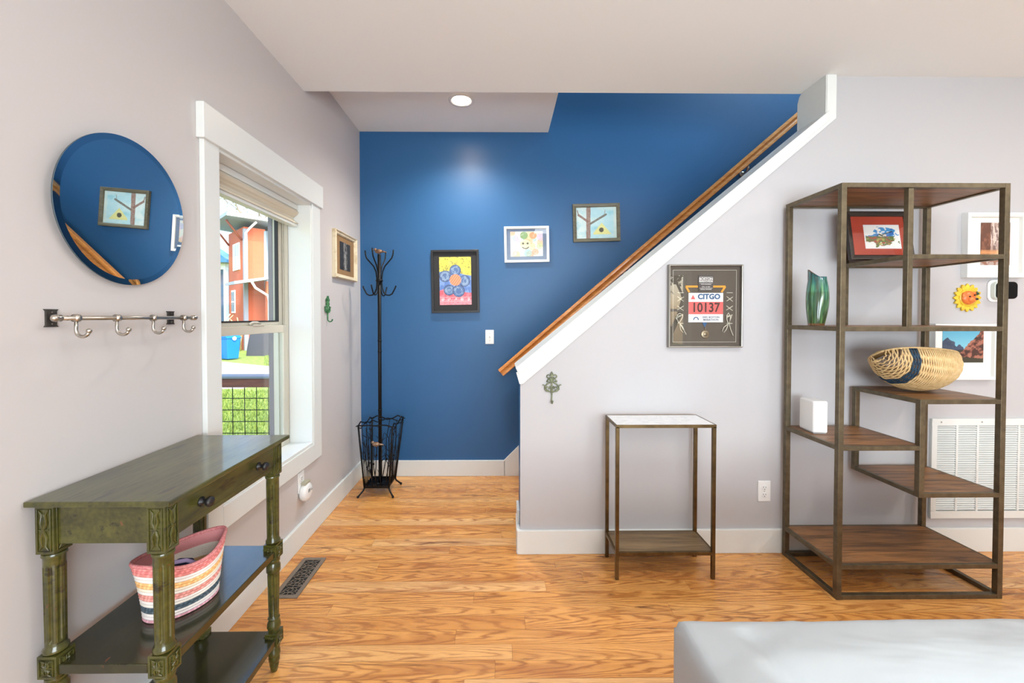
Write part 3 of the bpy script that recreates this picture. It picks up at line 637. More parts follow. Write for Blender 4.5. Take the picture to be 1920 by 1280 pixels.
dt = root('plug_in_detector', (XL+.006, 2.452, .302), 'white rounded plug in alarm hanging from the outlet under the window', 'detector', (0, 0, R(90)))
b = MB(); b.lathe([(.050, 0), (.056, -.010), (.056, -.024), (.050, -.034), (.036, -.038), (.001, -.039)], seg=36, axis='y', sx=1.0, sy=.92); b.build('housing', MT['plate'], dt, world=False)
b = MB()
for k in range(5): b.box(-.016, .008, -.0395, -.0385, .046-.004*k-.03, .0475-.004*k-.03)
b.build('grille_slots', MT['slot'], dt, world=False)
MB().lathe([(.009, -.038), (.009, -.041), (.001, -.042)], (.022, 0, .01), 16, 'y').build('button', mat('grey_button', (176, 176, 174), .5), dt, world=False)
MB().box(-.03, .03, -.030, 0, .046, .062).build('vent_edge', mat('pale_olive_vent', (176, 172, 150), .6), dt, .002, world=False)
# ---------------------------------------------------------------- thermostat
th = root('thermostat', (2.78, YF, 1.466), 'white wall thermostat with black rounded square face right of the sunflower', 'thermostat')
def rsq(w, r, n=8):
    P = []
    for cx, cz, a0 in ((1, 1, 0), (-1, 1, 90), (-1, -1, 180), (1, -1, 270)):
        for k in range(n+1):
            a = R(a0+90*k/n); P.append((cx*(w-r)+r*math.cos(a), cz*(w-r)+r*math.sin(a)))
    return P
MB().prism(rsq(.062, .030), -.008, 0).build('wall_plate', MT['plate'], th, .003, world=False)
MB().prism(rsq(.050, .024), -.030, -.008).build('body', mat('pale_green_white_plastic', (222, 228, 220), .3), th, .004, world=False)
MB().prism(rsq(.047, .022), -.058, -.030).build('face', mat('gloss_black', (10, 9, 10), .45, spec=.15), th, .006, world=False)
# ---------------------------------------------------------------- sunflower ornament
sf = root('sunflower_ornament', (2.602, YF, 1.427), 'painted yellow sunflower wall ornament with orange puppy face', 'wall ornament')
MT['petal'] = mat('glazed_yellow', (240, 208, 66), .35, c2=(222, 176, 44), scale=22); MT['oface'] = mat('glazed_orange', (236, 134, 62), .35, c2=(214, 100, 44), scale=30)
b = MB()
for k in range(16):
    a = 2*PI*k/16; ca, sa = math.cos(a), math.sin(a); pr_ = lambda r_, t: (r_*ca-t*sa, r_*sa+t*ca)
    pts = [pr_(.040, -.012), pr_(.060, -.013), pr_(.072, -.007), pr_(.080, 0), pr_(.072, .007), pr_(.060, .013), pr_(.040, .012)]
    b.prism(pts, -.010-.002*(k % 2), -.001)
b.build('petals', MT['petal'], sf, .002, world=False)
b = MB(); b.lathe([(.052, -.008), (.050, -.014), (.001, -.016)], seg=28, axis='y'); b.build('petal_disc', MT['petal'], sf, world=False)
b = MB(); b.ball((-.002, -.014, .0), .041, 20, (1, .42, .95)); b.ball((.004, -.026, -.010), .022, 14, (1.1, .6, .8)); b.ball((-.030, -.018, .012), .016, 12, (.8, .5, 1.2)); b.ball((.026, -.018, .022), .015, 12, (1, .5, .8))
b.build('puppy_face', MT['oface'], sf, world=False)
b = MB(); b.ball((.020, -.036, -.008), .009, 10, (1.2, .6, .7)); b.ball((-.012, -.031, .006), .0045, 8); b.ball((.016, -.030, .014), .0045, 8); b.build('nose_and_eyes', MT['slot'], sf, world=False)
b = MB()
for a in (20, 50, 85): b.prism([(.034+.018*math.cos(R(a)), .016+.018*math.sin(R(a))), (.034+.006*math.cos(R(a+60)), .018+.006*math.sin(R(a+60))), (.034, .014)], -.028, -.016)
b.build('leaf', mat('green_glaze', (58, 104, 84), .4), sf, world=False)
# ---------------------------------------------------------------- return air vent
rv = root('return_air_vent', (2.73, YF, .47), 'large white louvred return air vent on the wall behind the shelf', 'vent')
b = MB(); x0, x1, z0, z1 = 2.408, 3.055, .189, .751
b.box(x0, x1, YF-.016, YF, z0, z0+.042); b.box(x0, x1, YF-.016, YF, z1-.036, z1); b.box(x0, x0+.030, YF-.016, YF, z0+.042, z1-.036); b.box(x1-.030, x1, YF-.016, YF, z0+.042, z1-.036)
for k in range(1, 5): b.box(x0+.030+k*.1174-.006, x0+.030+k*.1174+.006, YF-.012, YF, z0+.042, z1-.036)
b.build('frame', MT['trim'], rv, .002)
b = MB(); n = 38
for k in range(n):
    z = z0+.047+k*(z1-z0-.086)/n; b.add([(x0+.03, YF-.010, z), (x1-.03, YF-.010, z), (x1-.03, YF-.001, z+.0085), (x0+.03, YF-.001, z+.0085), (x0+.03, YF-.0108, z+.0008), (x1-.03, YF-.0108, z+.0008), (x1-.03, YF-.0018, z+.0093), (x0+.03, YF-.0018, z+.0093)], [(0, 1, 2, 3), (4, 7, 6, 5), (0, 4, 5, 1), (2, 6, 7, 3)])
b.build('louvres', MT['trim'], rv)
MB().box(x0+.02, x1-.02, YF-.0009, YF-.0002, z0+.03, z1-.03).build('duct_shade_panel', mat('duct_shadow', (52, 50, 46), .9), rv)  # dark sheet on the wall, coloured as the shade behind the louvres
for x in (x0+.05, x0+.28, x0+.55): MB().tube([(x, YF-.018, z1-.018), (x, YF-.014, z1-.018)], .004, 8).build('screw', MT['steel'], rv)
# ---------------------------------------------------------------- floor register
MT['regm'] = mat('bronze_register', (128, 114, 100), .5, .1)
fr = root('floor_register', (-1.02, 2.128, 0), 'bronze floor vent register with octagon lattice by the left baseboard', 'floor vent')
rx0, rx1, ry0, ry1 = -1.078, -.958, 1.962, 2.294
b = MB(); b.box(rx0, rx1, ry0, ry0+.022, .0003, .005); b.box(rx0, rx1, ry1-.022, ry1, .0003, .005); b.box(rx0, rx0+.02, ry0+.022, ry1-.022, .0003, .005); b.box(rx1-.02, rx1, ry0+.022, ry1-.022, .0003, .005)
b.build('frame', MT['regm'], fr, .0015)
MB().box(rx0+.018, rx1-.018, ry0+.02, ry1-.02, .0003, .0012).build('duct_shade_panel', MT['slot'], fr)  # dark sheet on the floor, stands in for shade below the lattice
b = MB(); ix0, ix1, iy0, iy1 = rx0+.02, rx1-.02, ry0+.022, ry1-.022; c = (ix1-ix0); n = 4; ch = (iy1-iy0)/n; h = .0022
ln = lambda p, q: b.tube([(p[0], p[1], .0030), (q[0], q[1], .0030)], .0018, 4)
for k in range(n):
    yb_ = iy0+k*ch; X_ = lambda t: ix0+c*t; Y_ = lambda t: yb_+ch*t
    for (a, d) in (((.3, .25), (.7, .25)), ((.7, .25), (.85, .4)), ((.85, .4), (.85, .6)), ((.85, .6), (.7, .75)), ((.7, .75), (.3, .75)), ((.3, .75), (.15, .6)), ((.15, .6), (.15, .4)), ((.15, .4), (.3, .25)), ((.38, .35), (.62, .35)), ((.62, .35), (.62, .65)), ((.62, .65), (.38, .65)), ((.38, .65), (.38, .35)), ((.5, 0), (.5, .35)), ((.5, .65), (.5, 1)), ((0, .5), (.38, .5)), ((.62, .5), (1, .5)), ((0, 0), (.3, .25)), ((1, 0), (.7, .25)), ((0, 1), (.3, .75)), ((1, 1), (.7, .75)), ((0, .2), (.15, .4)), ((1, .2), (.85, .4)), ((.2, 0), (.3, .25)), ((.8, 0), (.7, .25))):
        ln((X_(a[0]), Y_(a[1])), (X_(d[0]), Y_(d[1])))
    if k: ln((ix0, yb_), (ix1, yb_))
b.build('lattice', MT['regm'], fr)
# ---------------------------------------------------------------- recessed ceiling light
dl = root('recessed_ceiling_light', (-.28, 2.985, 2.84), 'round lit recessed light in the low ceiling before the blue wall', 'ceiling light')
b = MB(); n = 40
pr = [(.092, 2.8395), (.090, 2.834), (.070, 2.833), (.064, 2.8385)]
vs = [(r_*math.cos(2*PI*k/n)-.28, r_*math.sin(2*PI*k/n)+2.985, z) for r_, z in pr for k in range(n)]
b.add(vs, [(i*n+k, i*n+(k+1) % n, (i+1)*n+(k+1) % n, (i+1)*n+k) for i in range(3) for k in range(n)], True); b.build('trim_ring', MT['plate'], dl)
MB().lathe([(.001, 2.8378), (.064, 2.8378), (.064, 2.8392)], (-.28, 2.985, 0), 32).build('lens', emit('lamp_lens', (255, 226, 196), 70), dl)
_l = lamp('recessed_spot', 'SPOT', (-.28, 2.985, 2.83), 125, (1, .95, .88), aim=(-.28, 2.985, 0)); _l.data.spot_size = R(140); _l.data.spot_blend = 1; _l.data.shadow_soft_size = .06
# ---------------------------------------------------------------- handrail
hd = root('handrail', (-.03, YB-.075, .865), 'golden oak handrail running up the blue wall on metal brackets', 'handrail')
A = Vector((-.005, 3.41, .868)); Bv = Vector((3.7, 3.41, .868+3.705*.8612)); d = (Bv-A).normalized(); up = Vector((-d.z, 0, d.x)); 
prof = [(-.026, -.030), (-.018, -.034), (.018, -.034), (.026, -.030), (.024, -.016), (.018, -.006), (.020, .004), (.029, .012), (.027, .026), (.014, .033), (-.014, .033), (-.027, .026), (-.029, .012), (-.020, .004), (-.018, -.006), (-.024, -.016)]
b = MB(); vs = [];
for P in (A, Bv):
    for (yy, h) in prof: vs.append(P+Vector((0, yy, 0))+up*h)
n = len(prof); b.add(vs, [list(range(n)), list(range(2*n-1, n-1, -1))]+[(i, (i+1) % n, n+(i+1) % n, n+i) for i in range(n)]); rl = b.build('rail', MT['rail'], hd, .001)
for t in (.155, 1.02, 1.98, 3.1):
    P = A+d*(t/ d.x)-up*.034; wz = P.z-.055
    b = MB(); b.tube([P+Vector((0, 0, .0)), P+Vector((0, 0, -.018)), P+Vector((0, .012, -.036)), P+Vector((0, .045, -.045)), (P.x, YB-.004, P.z-.045)], .0065, 10)
    b.lathe([(.001, YB-.012), (.016, YB-.012), (.024, YB-.005), (.024, YB)], (P.x, 0, P.z-.045), 20, 'y'); b.ball(tuple(P+Vector((0, .002, -.022))), .012, 12); b.build('bracket', MT['steel'], hd)
#PART3
# ---------------------------------------------------------------- console table
def distressed(name, base, light, rough=.3):
    n = NT(name); co = n.coord(); a = n.noise(n.scale(co, (3, 1, 3)), 6, 5, .6); b_ = n.noise(n.scale(co, (30, 2.5, 30)), 3, 3)
    c = n.ramp(n.math('ADD', n.math('MULTIPLY', a, .6), n.math('MULTIPLY', b_, .4)), [(.35, L(base)), (.68, L(light))])
    w = n.noise(n.scale(co, (34, 7, 44), (1, 2, 3)), .8, 4, .6)
    c = n.mix(n.ramp(w, [(.60, 0), (.66, .85)]), c, L((30, 26, 20))); w2 = n.noise(n.scale(co, (16, 5, 16), (9, 4, 7)), 1.4, 4, .6)
    c = n.mix(n.ramp(w2, [(.71, 0), (.74, .7)]), c, L((120, 66, 44)))
    n.bump(n.math('ADD', b_, w), .12, .002); return n.set(c, rough, 0, .4, .55, .1)
MT['olive'] = distressed('distressed_olive_paint', (48, 48, 18), (88, 86, 36))
MT['olive2'] = distressed('dark_olive_paint', (34, 34, 16), (58, 56, 28), .22)
ct = root('console_table', (-.985, 1.31, 0), 'distressed olive green console table against the left wall below the mirror', 'console table')
TX0, TX1, TY0, TY1, TZ = XL+.006, -.806, 1.022, 1.606, .872
b = MB(); b.box(TX0, TX1, TY0, TY1, TZ-.014, TZ); b.build('table_top', MT['olive'], ct, .003)
lx = (-1.118, -.848); ly = (1.056, 1.560); lb = .0225
ap0, ap1 = .760, TZ-.014
b = MB()
b.box(lx[0]+lb, lx[1]-lb, ly[0]-.014, ly[0]+.006, ap0, ap1); b.box(lx[0]+lb, lx[1]-lb, ly[1]-.006, ly[1]+.014, ap0, ap1); b.box(lx[0]-.014, lx[0]+.006, ly[0]+lb, ly[1]-lb, ap0, ap1)
b.box(lx[1]-.004, lx[1]+.014, ly[0]+lb, ly[1]-lb, ap0, ap0+.016); b.box(lx[1]-.004, lx[1]+.014, ly[0]+lb, ly[1]-lb, ap1-.006, ap1)
b.build('apron', MT['olive'], ct, .002)
dr = MB().box(lx[1]-.20, lx[1]+.017, ly[0]+lb+.003, ly[1]-lb-.003, ap0+.0175, ap1-.0075).build('drawer', MT['olive'], ct, .002)
for yy in (1.165, 1.44):
    MB().lathe([(.0125, 0), (.0135, .003), (.007, .006), (.006, .014), (.0125, .020), (.0145, .025), (.012, .031), (.001, .033)], (lx[1]+.017, yy, .810), 24, 'x').build('knob', MT['fblack'], dr)
def carved(b, x, y, z0, z1, hw):
    b.box(x-hw, x+hw, y-hw, y+hw, z0, z1)
    zc = (z0+z1)/2; hh = (z1-z0)/2-.008; w = hw*.62
    for ax, sg in (('x', 1), ('y', -1), ('y', 1)):
        def p(u, z, o=.0015): return (x+sg*(hw+o), y+u, z) if ax == 'x' else (x+u, y+sg*(hw+o), z)
        b.tube([p(-w-.002, zc-hh), p(w+.002, zc-hh), p(w+.002, zc+hh), p(-w-.002, zc+hh)], .0016, 5, close=True)
        for s in (-1, 1):
            b.tube([p(0, zc), p(w*.5*s, zc+hh*.35), p(w*.3*s, zc+hh*.75), p(w*.85*s, zc+hh*.95)], [.003, .0034, .0026, .0016], 5)
            b.tube([p(0, zc), p(w*.5*s, zc-hh*.35), p(w*.3*s, zc-hh*.75), p(w*.85*s, zc-hh*.95)], [.003, .0034, .0026, .0016], 5)
            b.tube([p(0, zc), p(w*.9*s, zc+.002)], [.003, .0012], 5)
            b.tube([p(0, zc), p(0, zc+s*hh*.8)], [.0032, .001], 5)
def fluted(b, x, y, prof, fl=None, seg=64):
    vs = []; fs = []; n = len(prof)
    for r_, z, g in prof:
        for k in range(seg):
            a = 2*PI*k/seg; rr = r_-(g*.0032 if (k % 8) in (3, 4, 5) else 0); vs.append((x+rr*math.cos(a), y+rr*math.sin(a), z))
    for i in range(n-1):
        for k in range(seg): fs.append((i*seg+k, i*seg+(k+1) % seg, (i+1)*seg+(k+1) % seg, (i+1)*seg+k))
    fs.append(list(range(seg-1, -1, -1))); fs.append([(n-1)*seg+k for k in range(seg)]); b.add(vs, fs, True)
for x in lx:
    for y in ly:
        b = MB(); carved(b, x, y, .738, ap1, lb)
        fluted(b, x, y, [(.017, .738, 0), (.0235, .735, 0), (.0245, .729, 0), (.0215, .724, 0), (.0215, .705, 0), (.0215, .700, 1), (.0205, .520, 1), (.0205, .512, 0), (.0205, .500, 0), (.0245, .495, 0), (.0245, .488, 0), (.017, .484, 0)])
        carved(b, x, y, .428, .484, .0235)
        fluted(b, x, y, [(.016, .428, 0), (.0225, .424, 0), (.0225, .415, 0), (.0185, .410, 0), (.024, .400, 0), (.024, .378, 0), (.020, .372, 0), (.0205, .366, 1), (.0175, .215, 1), (.0175, .208, 0), (.021, .203, 0), (.017, .197, 0), (.022, .185, 0), (.0235, .170, 0), (.019, .160, 0), (.019, .15, 0)])
        carved(b, x, y, .105, .152, .0225)
        fluted(b, x, y, [(.016, .105, 0), (.020, .100, 0), (.020, .092, 0), (.016, .088, 0), (.020, .080, 0), (.021, .066, 0), (.018, .062, 0), (.0195, .055, 0), (.0185, .040, 0), (.015, .036, 0), (.0165, .030, 0), (.013, .010, 0), (.010, .0, 0)])
        b.build('leg', MT['olive'], ct, .001)
for nm, z, e in (('middle_shelf', .462, .03), ('bottom_shelf', .136, .03)):
    b = MB(); x0, x1, y0, y1 = lx[0]-.020, lx[1]+.018, ly[0]-.020, ly[1]+.018; k = .045
    b.prism([(x0+k, y0), (x1-k, y0), (x1-k, y0+k-.008), (x1, y0+k-.008) , (x1, y1-k+.008), (x1-k, y1-k+.008), (x1-k, y1), (x0+k, y1), (x0+k, y1-k+.008), (x0, y1-k+.008), (x0, y0+k-.008), (x0+k, y0+k-.008)] , z-.024, z, 'z')
    b.build(nm, MT['olive2'], ct, .002)
# ---------------------------------------------------------------- striped rope basket
MT['rope'] = attrmat('striped_cotton_rope', .9, bump=.6, bscale=380)
bk = root('rope_basket', (-.958, 1.262, .463), 'boat shaped striped rope basket in pink, cream and orange on the console shelf', 'basket')
pal = [(208, 150, 160), (236, 224, 220), (238, 230, 222), (70, 84, 92), (58, 74, 84), (232, 226, 214), (238, 230, 222), (222, 150, 138), (218, 140, 128), (238, 232, 222), (240, 228, 206), (238, 178, 112), (240, 186, 120), (240, 232, 222), (238, 232, 226), (222, 134, 126), (216, 120, 116), (222, 134, 130)]
ang = R(61)
def bpos(u, v, inner=0):
    a = 2*PI*u; La, Lb = (.094+.012*v), (.070+.026*v)
    ca, sa = math.cos(a), math.sin(a)
    e = abs(ca)**6*.016*v*v
    x = (La+e-inner)*ca; y = (Lb*(1-.16*abs(ca)**3*v)-inner)*sa
    z = v*(.146+.026*abs(ca)**2.2)
    rid = .0014*math.sin(v*18*2*PI)*(0 if inner else 1)
    x += rid*ca; y += rid*sa
    return (-.958+x*math.cos(ang)-y*math.sin(ang), 1.262+x*math.sin(ang)+y*math.cos(ang), .4635+z)
def bcol(u, v):
    k = min(17, int(v*18)); c = pal[k]
    if k in (3, 4, 7, 8, 11, 12, 15, 16, 17, 0) and (int(u*220)+k) % 3 == 0: c = tuple(min(255, q+34) for q in c)
    return L(c)
grid('outer_wall', lambda u, v: (bpos(u, v), bcol(u, v)), 120, 90, MT['rope'], bk, cu=True)
pin = [(236, 228, 214)]*7+[(216, 170, 120)]*3+[(238, 228, 214)]*4+[(214, 140, 140)]*4
grid('inner_wall', lambda u, v: (bpos(u, 1-v, .006), L(pin[min(17, int((1-v)*18))])), 120, 60, MT['rope'], bk, cu=True)
b = MB(); b.tube([Vector(bpos(k/90, 1, .003))+Vector((0, 0, .001)) for k in range(90)], .0055, 8, close=True); b.build('rim', mat('pink_rope', (206, 112, 118), .9, c2=(230, 156, 150), scale=180, bump=.5, bscale=400), bk)
b = MB(); b.add([bpos(k/60, 0) for k in range(60)], [list(range(60))]); b.add([(p[0], p[1], p[2]+.006) for p in [bpos(k/60, 0, .004) for k in range(60)]], [list(range(60))]); b.build('base', MT['lace'], bk)
MT['navycloth'] = mat('navy_cloth', (34, 60, 92), .8, c2=(22, 36, 60), scale=40); MT['lilac'] = mat('lilac_strap', (168, 150, 190), .7)
gb = root('folded_pouch', (-.958, 1.262, .50), 'dark blue folded pouch with lilac strap lying inside the striped basket', 'pouch')
b = MB(); b.ball((-.955, 1.25, .545), .054, 20, (1, 1.15, .5)); b.box(-.985, -.935, 1.21, 1.285, .55, .588); b.build('pouch', MT['navycloth'], gb, .008)
b = MB(); b.tube([(-.985, 1.22, .580), (-.955, 1.21, .612), (-.925, 1.235, .606), (-.915, 1.27, .575)], .006, 8, .4); b.build('strap', MT['lilac'], gb)
# ---------------------------------------------------------------- coat rack with umbrella stand
cr = root('coat_rack', (-.918, 3.18, 0), 'black wrought iron coat rack with twig umbrella stand in the corner', 'coat rack')
PX_, PY_ = -.918, 3.185
b = MB(); b.tube([(PX_, PY_, .05), (PX_, PY_, 1.79)], .0135, 12)
for z in (.55, .62, 1.06, 1.14, 1.58): b.tube([(PX_, PY_, z-.006), (PX_, PY_, z+.006)], .0155, 12)
b.build('pole', MT['black'], cr)
for k in range(4):
    a = R(-9+90*k); c, s = math.cos(a), math.sin(a)
    zz = [(.112, 1.815), (.108, 1.785), (.100, 1.762), (.070, 1.728), (.044, 1.700), (.026, 1.660), (.0195, 1.61), (.0195, 1.575), (.023, 1.535), (.036, 1.502), (.056, 1.485), (.078, 1.482), (.100, 1.492), (.122, 1.530), (.130, 1.548)]
    b = MB(); b.tube([(PX_+r_*c, PY_+r_*s, z) for r_, z in zz], .0052, 8); b.ball((PX_+.112*c, PY_+.112*s, 1.817), .0062, 8); b.ball((PX_+.130*c, PY_+.130*s, 1.549), .0062, 8); b.build('hook_arm', MT['black'], cr)
b = MB(); b.lathe([(.012, 1.582), (.026, 1.585), (.027, 1.593), (.026, 1.600), (.012, 1.603)], (PX_, PY_, 0), 20); b.build('collar', MT['black'], cr)
MT['bird'] = mat('bronze_bird', (96, 66, 50), .5, .4, c2=(150, 118, 92), scale=60)
def bird(x, y, z, m, sc=1.0, sg=1):
    b = MB(); b.ball((x, y, z), .019*sc, 14, (1.5, .8, .9)); b.ball((x-sg*.024*sc, y, z+.013*sc), .0115*sc, 12); b.tube([(x-sg*.033*sc, y, z+.012*sc), (x-sg*.043*sc, y, z+.009*sc)], [.004*sc, .0006], 6)
    b.tube([(x+sg*.018*sc, y, z+.001), (x+sg*.060*sc, y, z-.006*sc)], [.010*sc, .003*sc], 8, .5); b.tube([(x+.003, y, z-.012*sc), (x+.003, y, z-.026*sc)], .002, 6)
    return b.build('bird', m, cr)
bird(PX_-.004, PY_, 1.812, MT['bird'])
bird(-.913, 3.06, .395, mat('silver_bird', (170, 150, 128), .4, .5, c2=(120, 84, 60), scale=50), .95)
b = MB(); tz = .062; t0x, t1x, t0y, t1y = -1.008, -.828, 3.09, 3.275
b.box(t0x, t1x, t0y, t1y, tz-.004, tz+.002); b.box(t0x, t1x, t0y, t0y+.008, tz, tz+.018); b.box(t0x, t1x, t1y-.008, t1y, tz, tz+.018); b.box(t0x, t0x+.008, t0y, t1y, tz, tz+.018); b.box(t1x-.008, t1x, t0y, t1y, tz, tz+.018)
b.build('drip_tray', MT['black'], cr, .002)
b = MB(); b.tube([(t0x, t0y, tz), (t1x, t1y, tz)], .006); b.tube([(t1x, t0y, tz), (t0x, t1y, tz)], .006); b.build('tray_cross', MT['black'], cr)
bc = [(t0x, t0y), (t1x, t0y), (t1x, t1y), (t0x, t1y)]; tc = [(-1.043, 3.068, .528), (-.795, 3.068, .516), (-.775, 3.315, .528), (-1.018, 3.315, .522)]
for i, (x, y) in enumerate(bc):
    sx, sy = (1 if x > PX_ else -1), (1 if y > PY_ else -1)
    b = MB(); b.tube([(x, y, tz+.004), (x+sx*.006, y+sy*.005, tz-.016), (x+sx*.026, y+sy*.022, .022), (x+sx*.036, y+sy*.030, .010)], .0062, 8); b.ball((x+sx*.037, y+sy*.031, .0095), .0095, 12); b.build('foot', MT['black'], cr)
    b = MB(); T_ = tc[i]; b.tube([(x, y, tz), (x+(T_[0]-x)*.35, y+(T_[1]-y)*.3, .22), (x+(T_[0]-x)*.7, y+(T_[1]-y)*.65, .38), T_], .0068, 8); b.build('corner_post', MT['black'], cr)
random.seed(5)
def lerp(a, b_, t): return tuple(a[k]+(b_[k]-a[k])*t for k in range(3))
for i in range(4):
    j = (i+1) % 4; A_, B_ = tc[i], tc[j]
    b = MB(); ext = .012; dd = Vector(B_)-Vector(A_); dn = dd.normalized()
    if i in (0,): zs = [0, .002, .006, .004, .012, .012, 0]
    else: zs = [0, .018, -.004, -.012, .006, .020, 0]
    pts = [tuple(Vector(A_)-dn*.018+Vector((0, 0, -.008)))]+[tuple(Vector(lerp(A_, B_, k/6))+Vector((0, 0, zs[k]))) for k in range(7)]+[tuple(Vector(B_)+dn*.018+Vector((0, 0, .004)))]
    b.tube(pts, [.003]+[.005]*7+[.003], 8)
    if i: b.tube([tuple(Vector(lerp(A_, B_, k/6))+Vector((0, 0, -zs[k]*.9-.012))) for k in range(7)], .004, 6)
    b.build('rim_branch', MT['black'], cr)
    b = MB(); C_, D_ = (*bc[i], tz+.012), (*bc[j], tz+.012)
    for k in range(5):
        t = .12+.19*k+random.uniform(-.03, .03); t2 = t+random.uniform(-.16, .16); t2 = min(.95, max(.05, t2))
        top = .97 if k % 2 == 0 else random.uniform(.55, .8); pts = []
        for q in range(7):
            h = q/6*top; tt = t+(t2-t)*math.sin(h*PI/2)+.03*math.sin(h*9+k); pts.append(tuple(Vector(lerp(lerp(C_, D_, tt), lerp(A_, B_, tt), h))))
        b.tube(pts, [.0038, .0036, .0034, .0032, .003, .0028, .0022], 6)
        for q in (2, 3, 4, 5):
            if random.random() < .75:
                P = Vector(pts[q]); sd = random.choice((-1, 1)); e = P+dn*sd*random.uniform(.012, .038)+Vector((0, 0, random.uniform(.012, .045))); b.tube([P, (P+e)/2+Vector((0, 0, .004)), e], [.0026, .0022, .0012], 5)
    for q in range(2):
        t = random.uniform(.2, .8); h = random.uniform(.25, .6); P = lerp(lerp(C_, D_, t), lerp(A_, B_, t), h); b.ball(P, .008, 8, (1, .8, 1.3))
    b.build('twig_panel', MT['black'], cr)
# ---------------------------------------------------------------- small side table
sd = root('side_table', (.82, 2.19, 0), 'slim brass framed side table with white marble top against the white wall', 'side table')
sx0, sx1, sy0, sy1, t = .572, 1.075, 2.084, 2.302, .0175
for x in (sx0, sx1-t):
    for y in (sy0, sy1-t): MB().box(x, x+t, y, y+t, 0, .772).build('leg', MT['brass'], sd, .0015)
b = MB(); z = .782; h = .016
b.box(sx0, sx1, sy0, sy0+.006, z-h, z); b.box(sx0, sx1, sy1-.006, sy1, z-h, z); b.box(sx0, sx0+.006, sy0, sy1, z-h, z); b.box(sx1-.006, sx1, sy0, sy1, z-h, z); b.box(sx0+.005, sx1-.005, sy0+.005, sy1-.005, z-h, z-h+.004)
b.build('top_frame', MT['brass'], sd, .001)
nm = NT('white_marble'); v = nm.noise(nm.scale(nm.coord(), (3, 6, 3)), 2.5, 6, .6, 1.5); MT['marble'] = nm.set(nm.ramp(v, [(.44, L((246, 246, 245))), (.5, L((228, 229, 230))), (.54, L((246, 246, 245)))]), .2)
MB().box(sx0+.006, sx1-.006, sy0+.006, sy1-.006, z-h+.004, z-.001).build('marble_top', MT['marble'], sd)
b = MB(); z = .140; b.box(sx0+t, sx1-t, sy0, sy0+t*.8, z-.017, z); b.box(sx0+t, sx1-t, sy1-t*.8, sy1, z-.017, z); b.box(sx0, sx0+t*.8, sy0+t, sy1-t, z-.017, z); b.box(sx1-t*.8, sx1, sy0+t, sy1-t, z-.017, z); b.build('shelf_frame', MT['brass'], sd, .001)
MB().box(sx0+.012, sx1-.012, sy0+.012, sy1-.012, z-.012, z+.001).build('lower_shelf', MT['tablewood'], sd)
# ---------------------------------------------------------------- tall shelf
et = root('etagere_shelf', (1.95, 2.11, 0), 'tall bronze metal shelf with staggered rustic wood shelves on the right', 'shelf')
ex0, ex1, ey0, ey1, t = 1.562, 2.346, 1.926, 2.308, .0245
ZT = 1.936
mu0, mu1 = 1.872, 1.872+t; ml0, ml1 = 1.943, 1.943+t
def post(x, y, z0, z1): MB().box(x, x+t, y, y+t, z0, z1).build('post', MT['bronze'], et, .0015)
for x in (ex0, ex1-t):
    for y in (ey0, ey1-t): post(x, y, 0, ZT)
for y in (ey0, ey1-t): post(mu0, y, 1.275, ZT-t); post(ml0, y, .478, .936)
def shelf(z, x0, x1, m, board=True, h=.021, hb=None):
    b = MB(); hb = hb or h
    a0 = x0+t if x0 == ex0 or x0 in (mu0, ml0) else x0; a1 = x1-t if x1 == ex1 else x1-t
    b.box(a0, a1, ey0+.0005, ey0+t-.0005, z-h, z); b.box(a0, a1, ey1-t+.0005, ey1-.0005, z-h, z)
    b.box(x0+.0005, x0+t-.0005, ey0+t, ey1-t, z-h, z); b.box(x1-t+.0005, x1-.0005, ey0+t, ey1-t, z-h, z)
    f = b.build('shelf_frame', MT['bronze'], et, .0012)
    if board:
        b = MB(); n = 4; y0, y1 = ey0+t*.62, ey1-t*.62; w = (y1-y0)/n
        for k in range(n): b.box(x0+t*.6, x1-t*.6, y0+k*w+.0005, y0+(k+1)*w-.0005, z-h*.7, z+.0005)
        b.build('board', m, et, .001)
shelf(ZT, ex0, ex1, MT['shelfwood']); shelf(1.609, mu0, ex1, MT['shelfwood2']); shelf(1.275, ex0, ex1, MT['shelfwood']); shelf(.936, ml0, ex1, MT['shelfwood'])
shelf(.720, ex0, ml1, MT['shelfwood']); shelf(.499, ml0, ex1, MT['shelfwood']); shelf(.164, ex0, ex1, MT['shelfwood']); shelf(.0215, ex0, ex1, None, False)
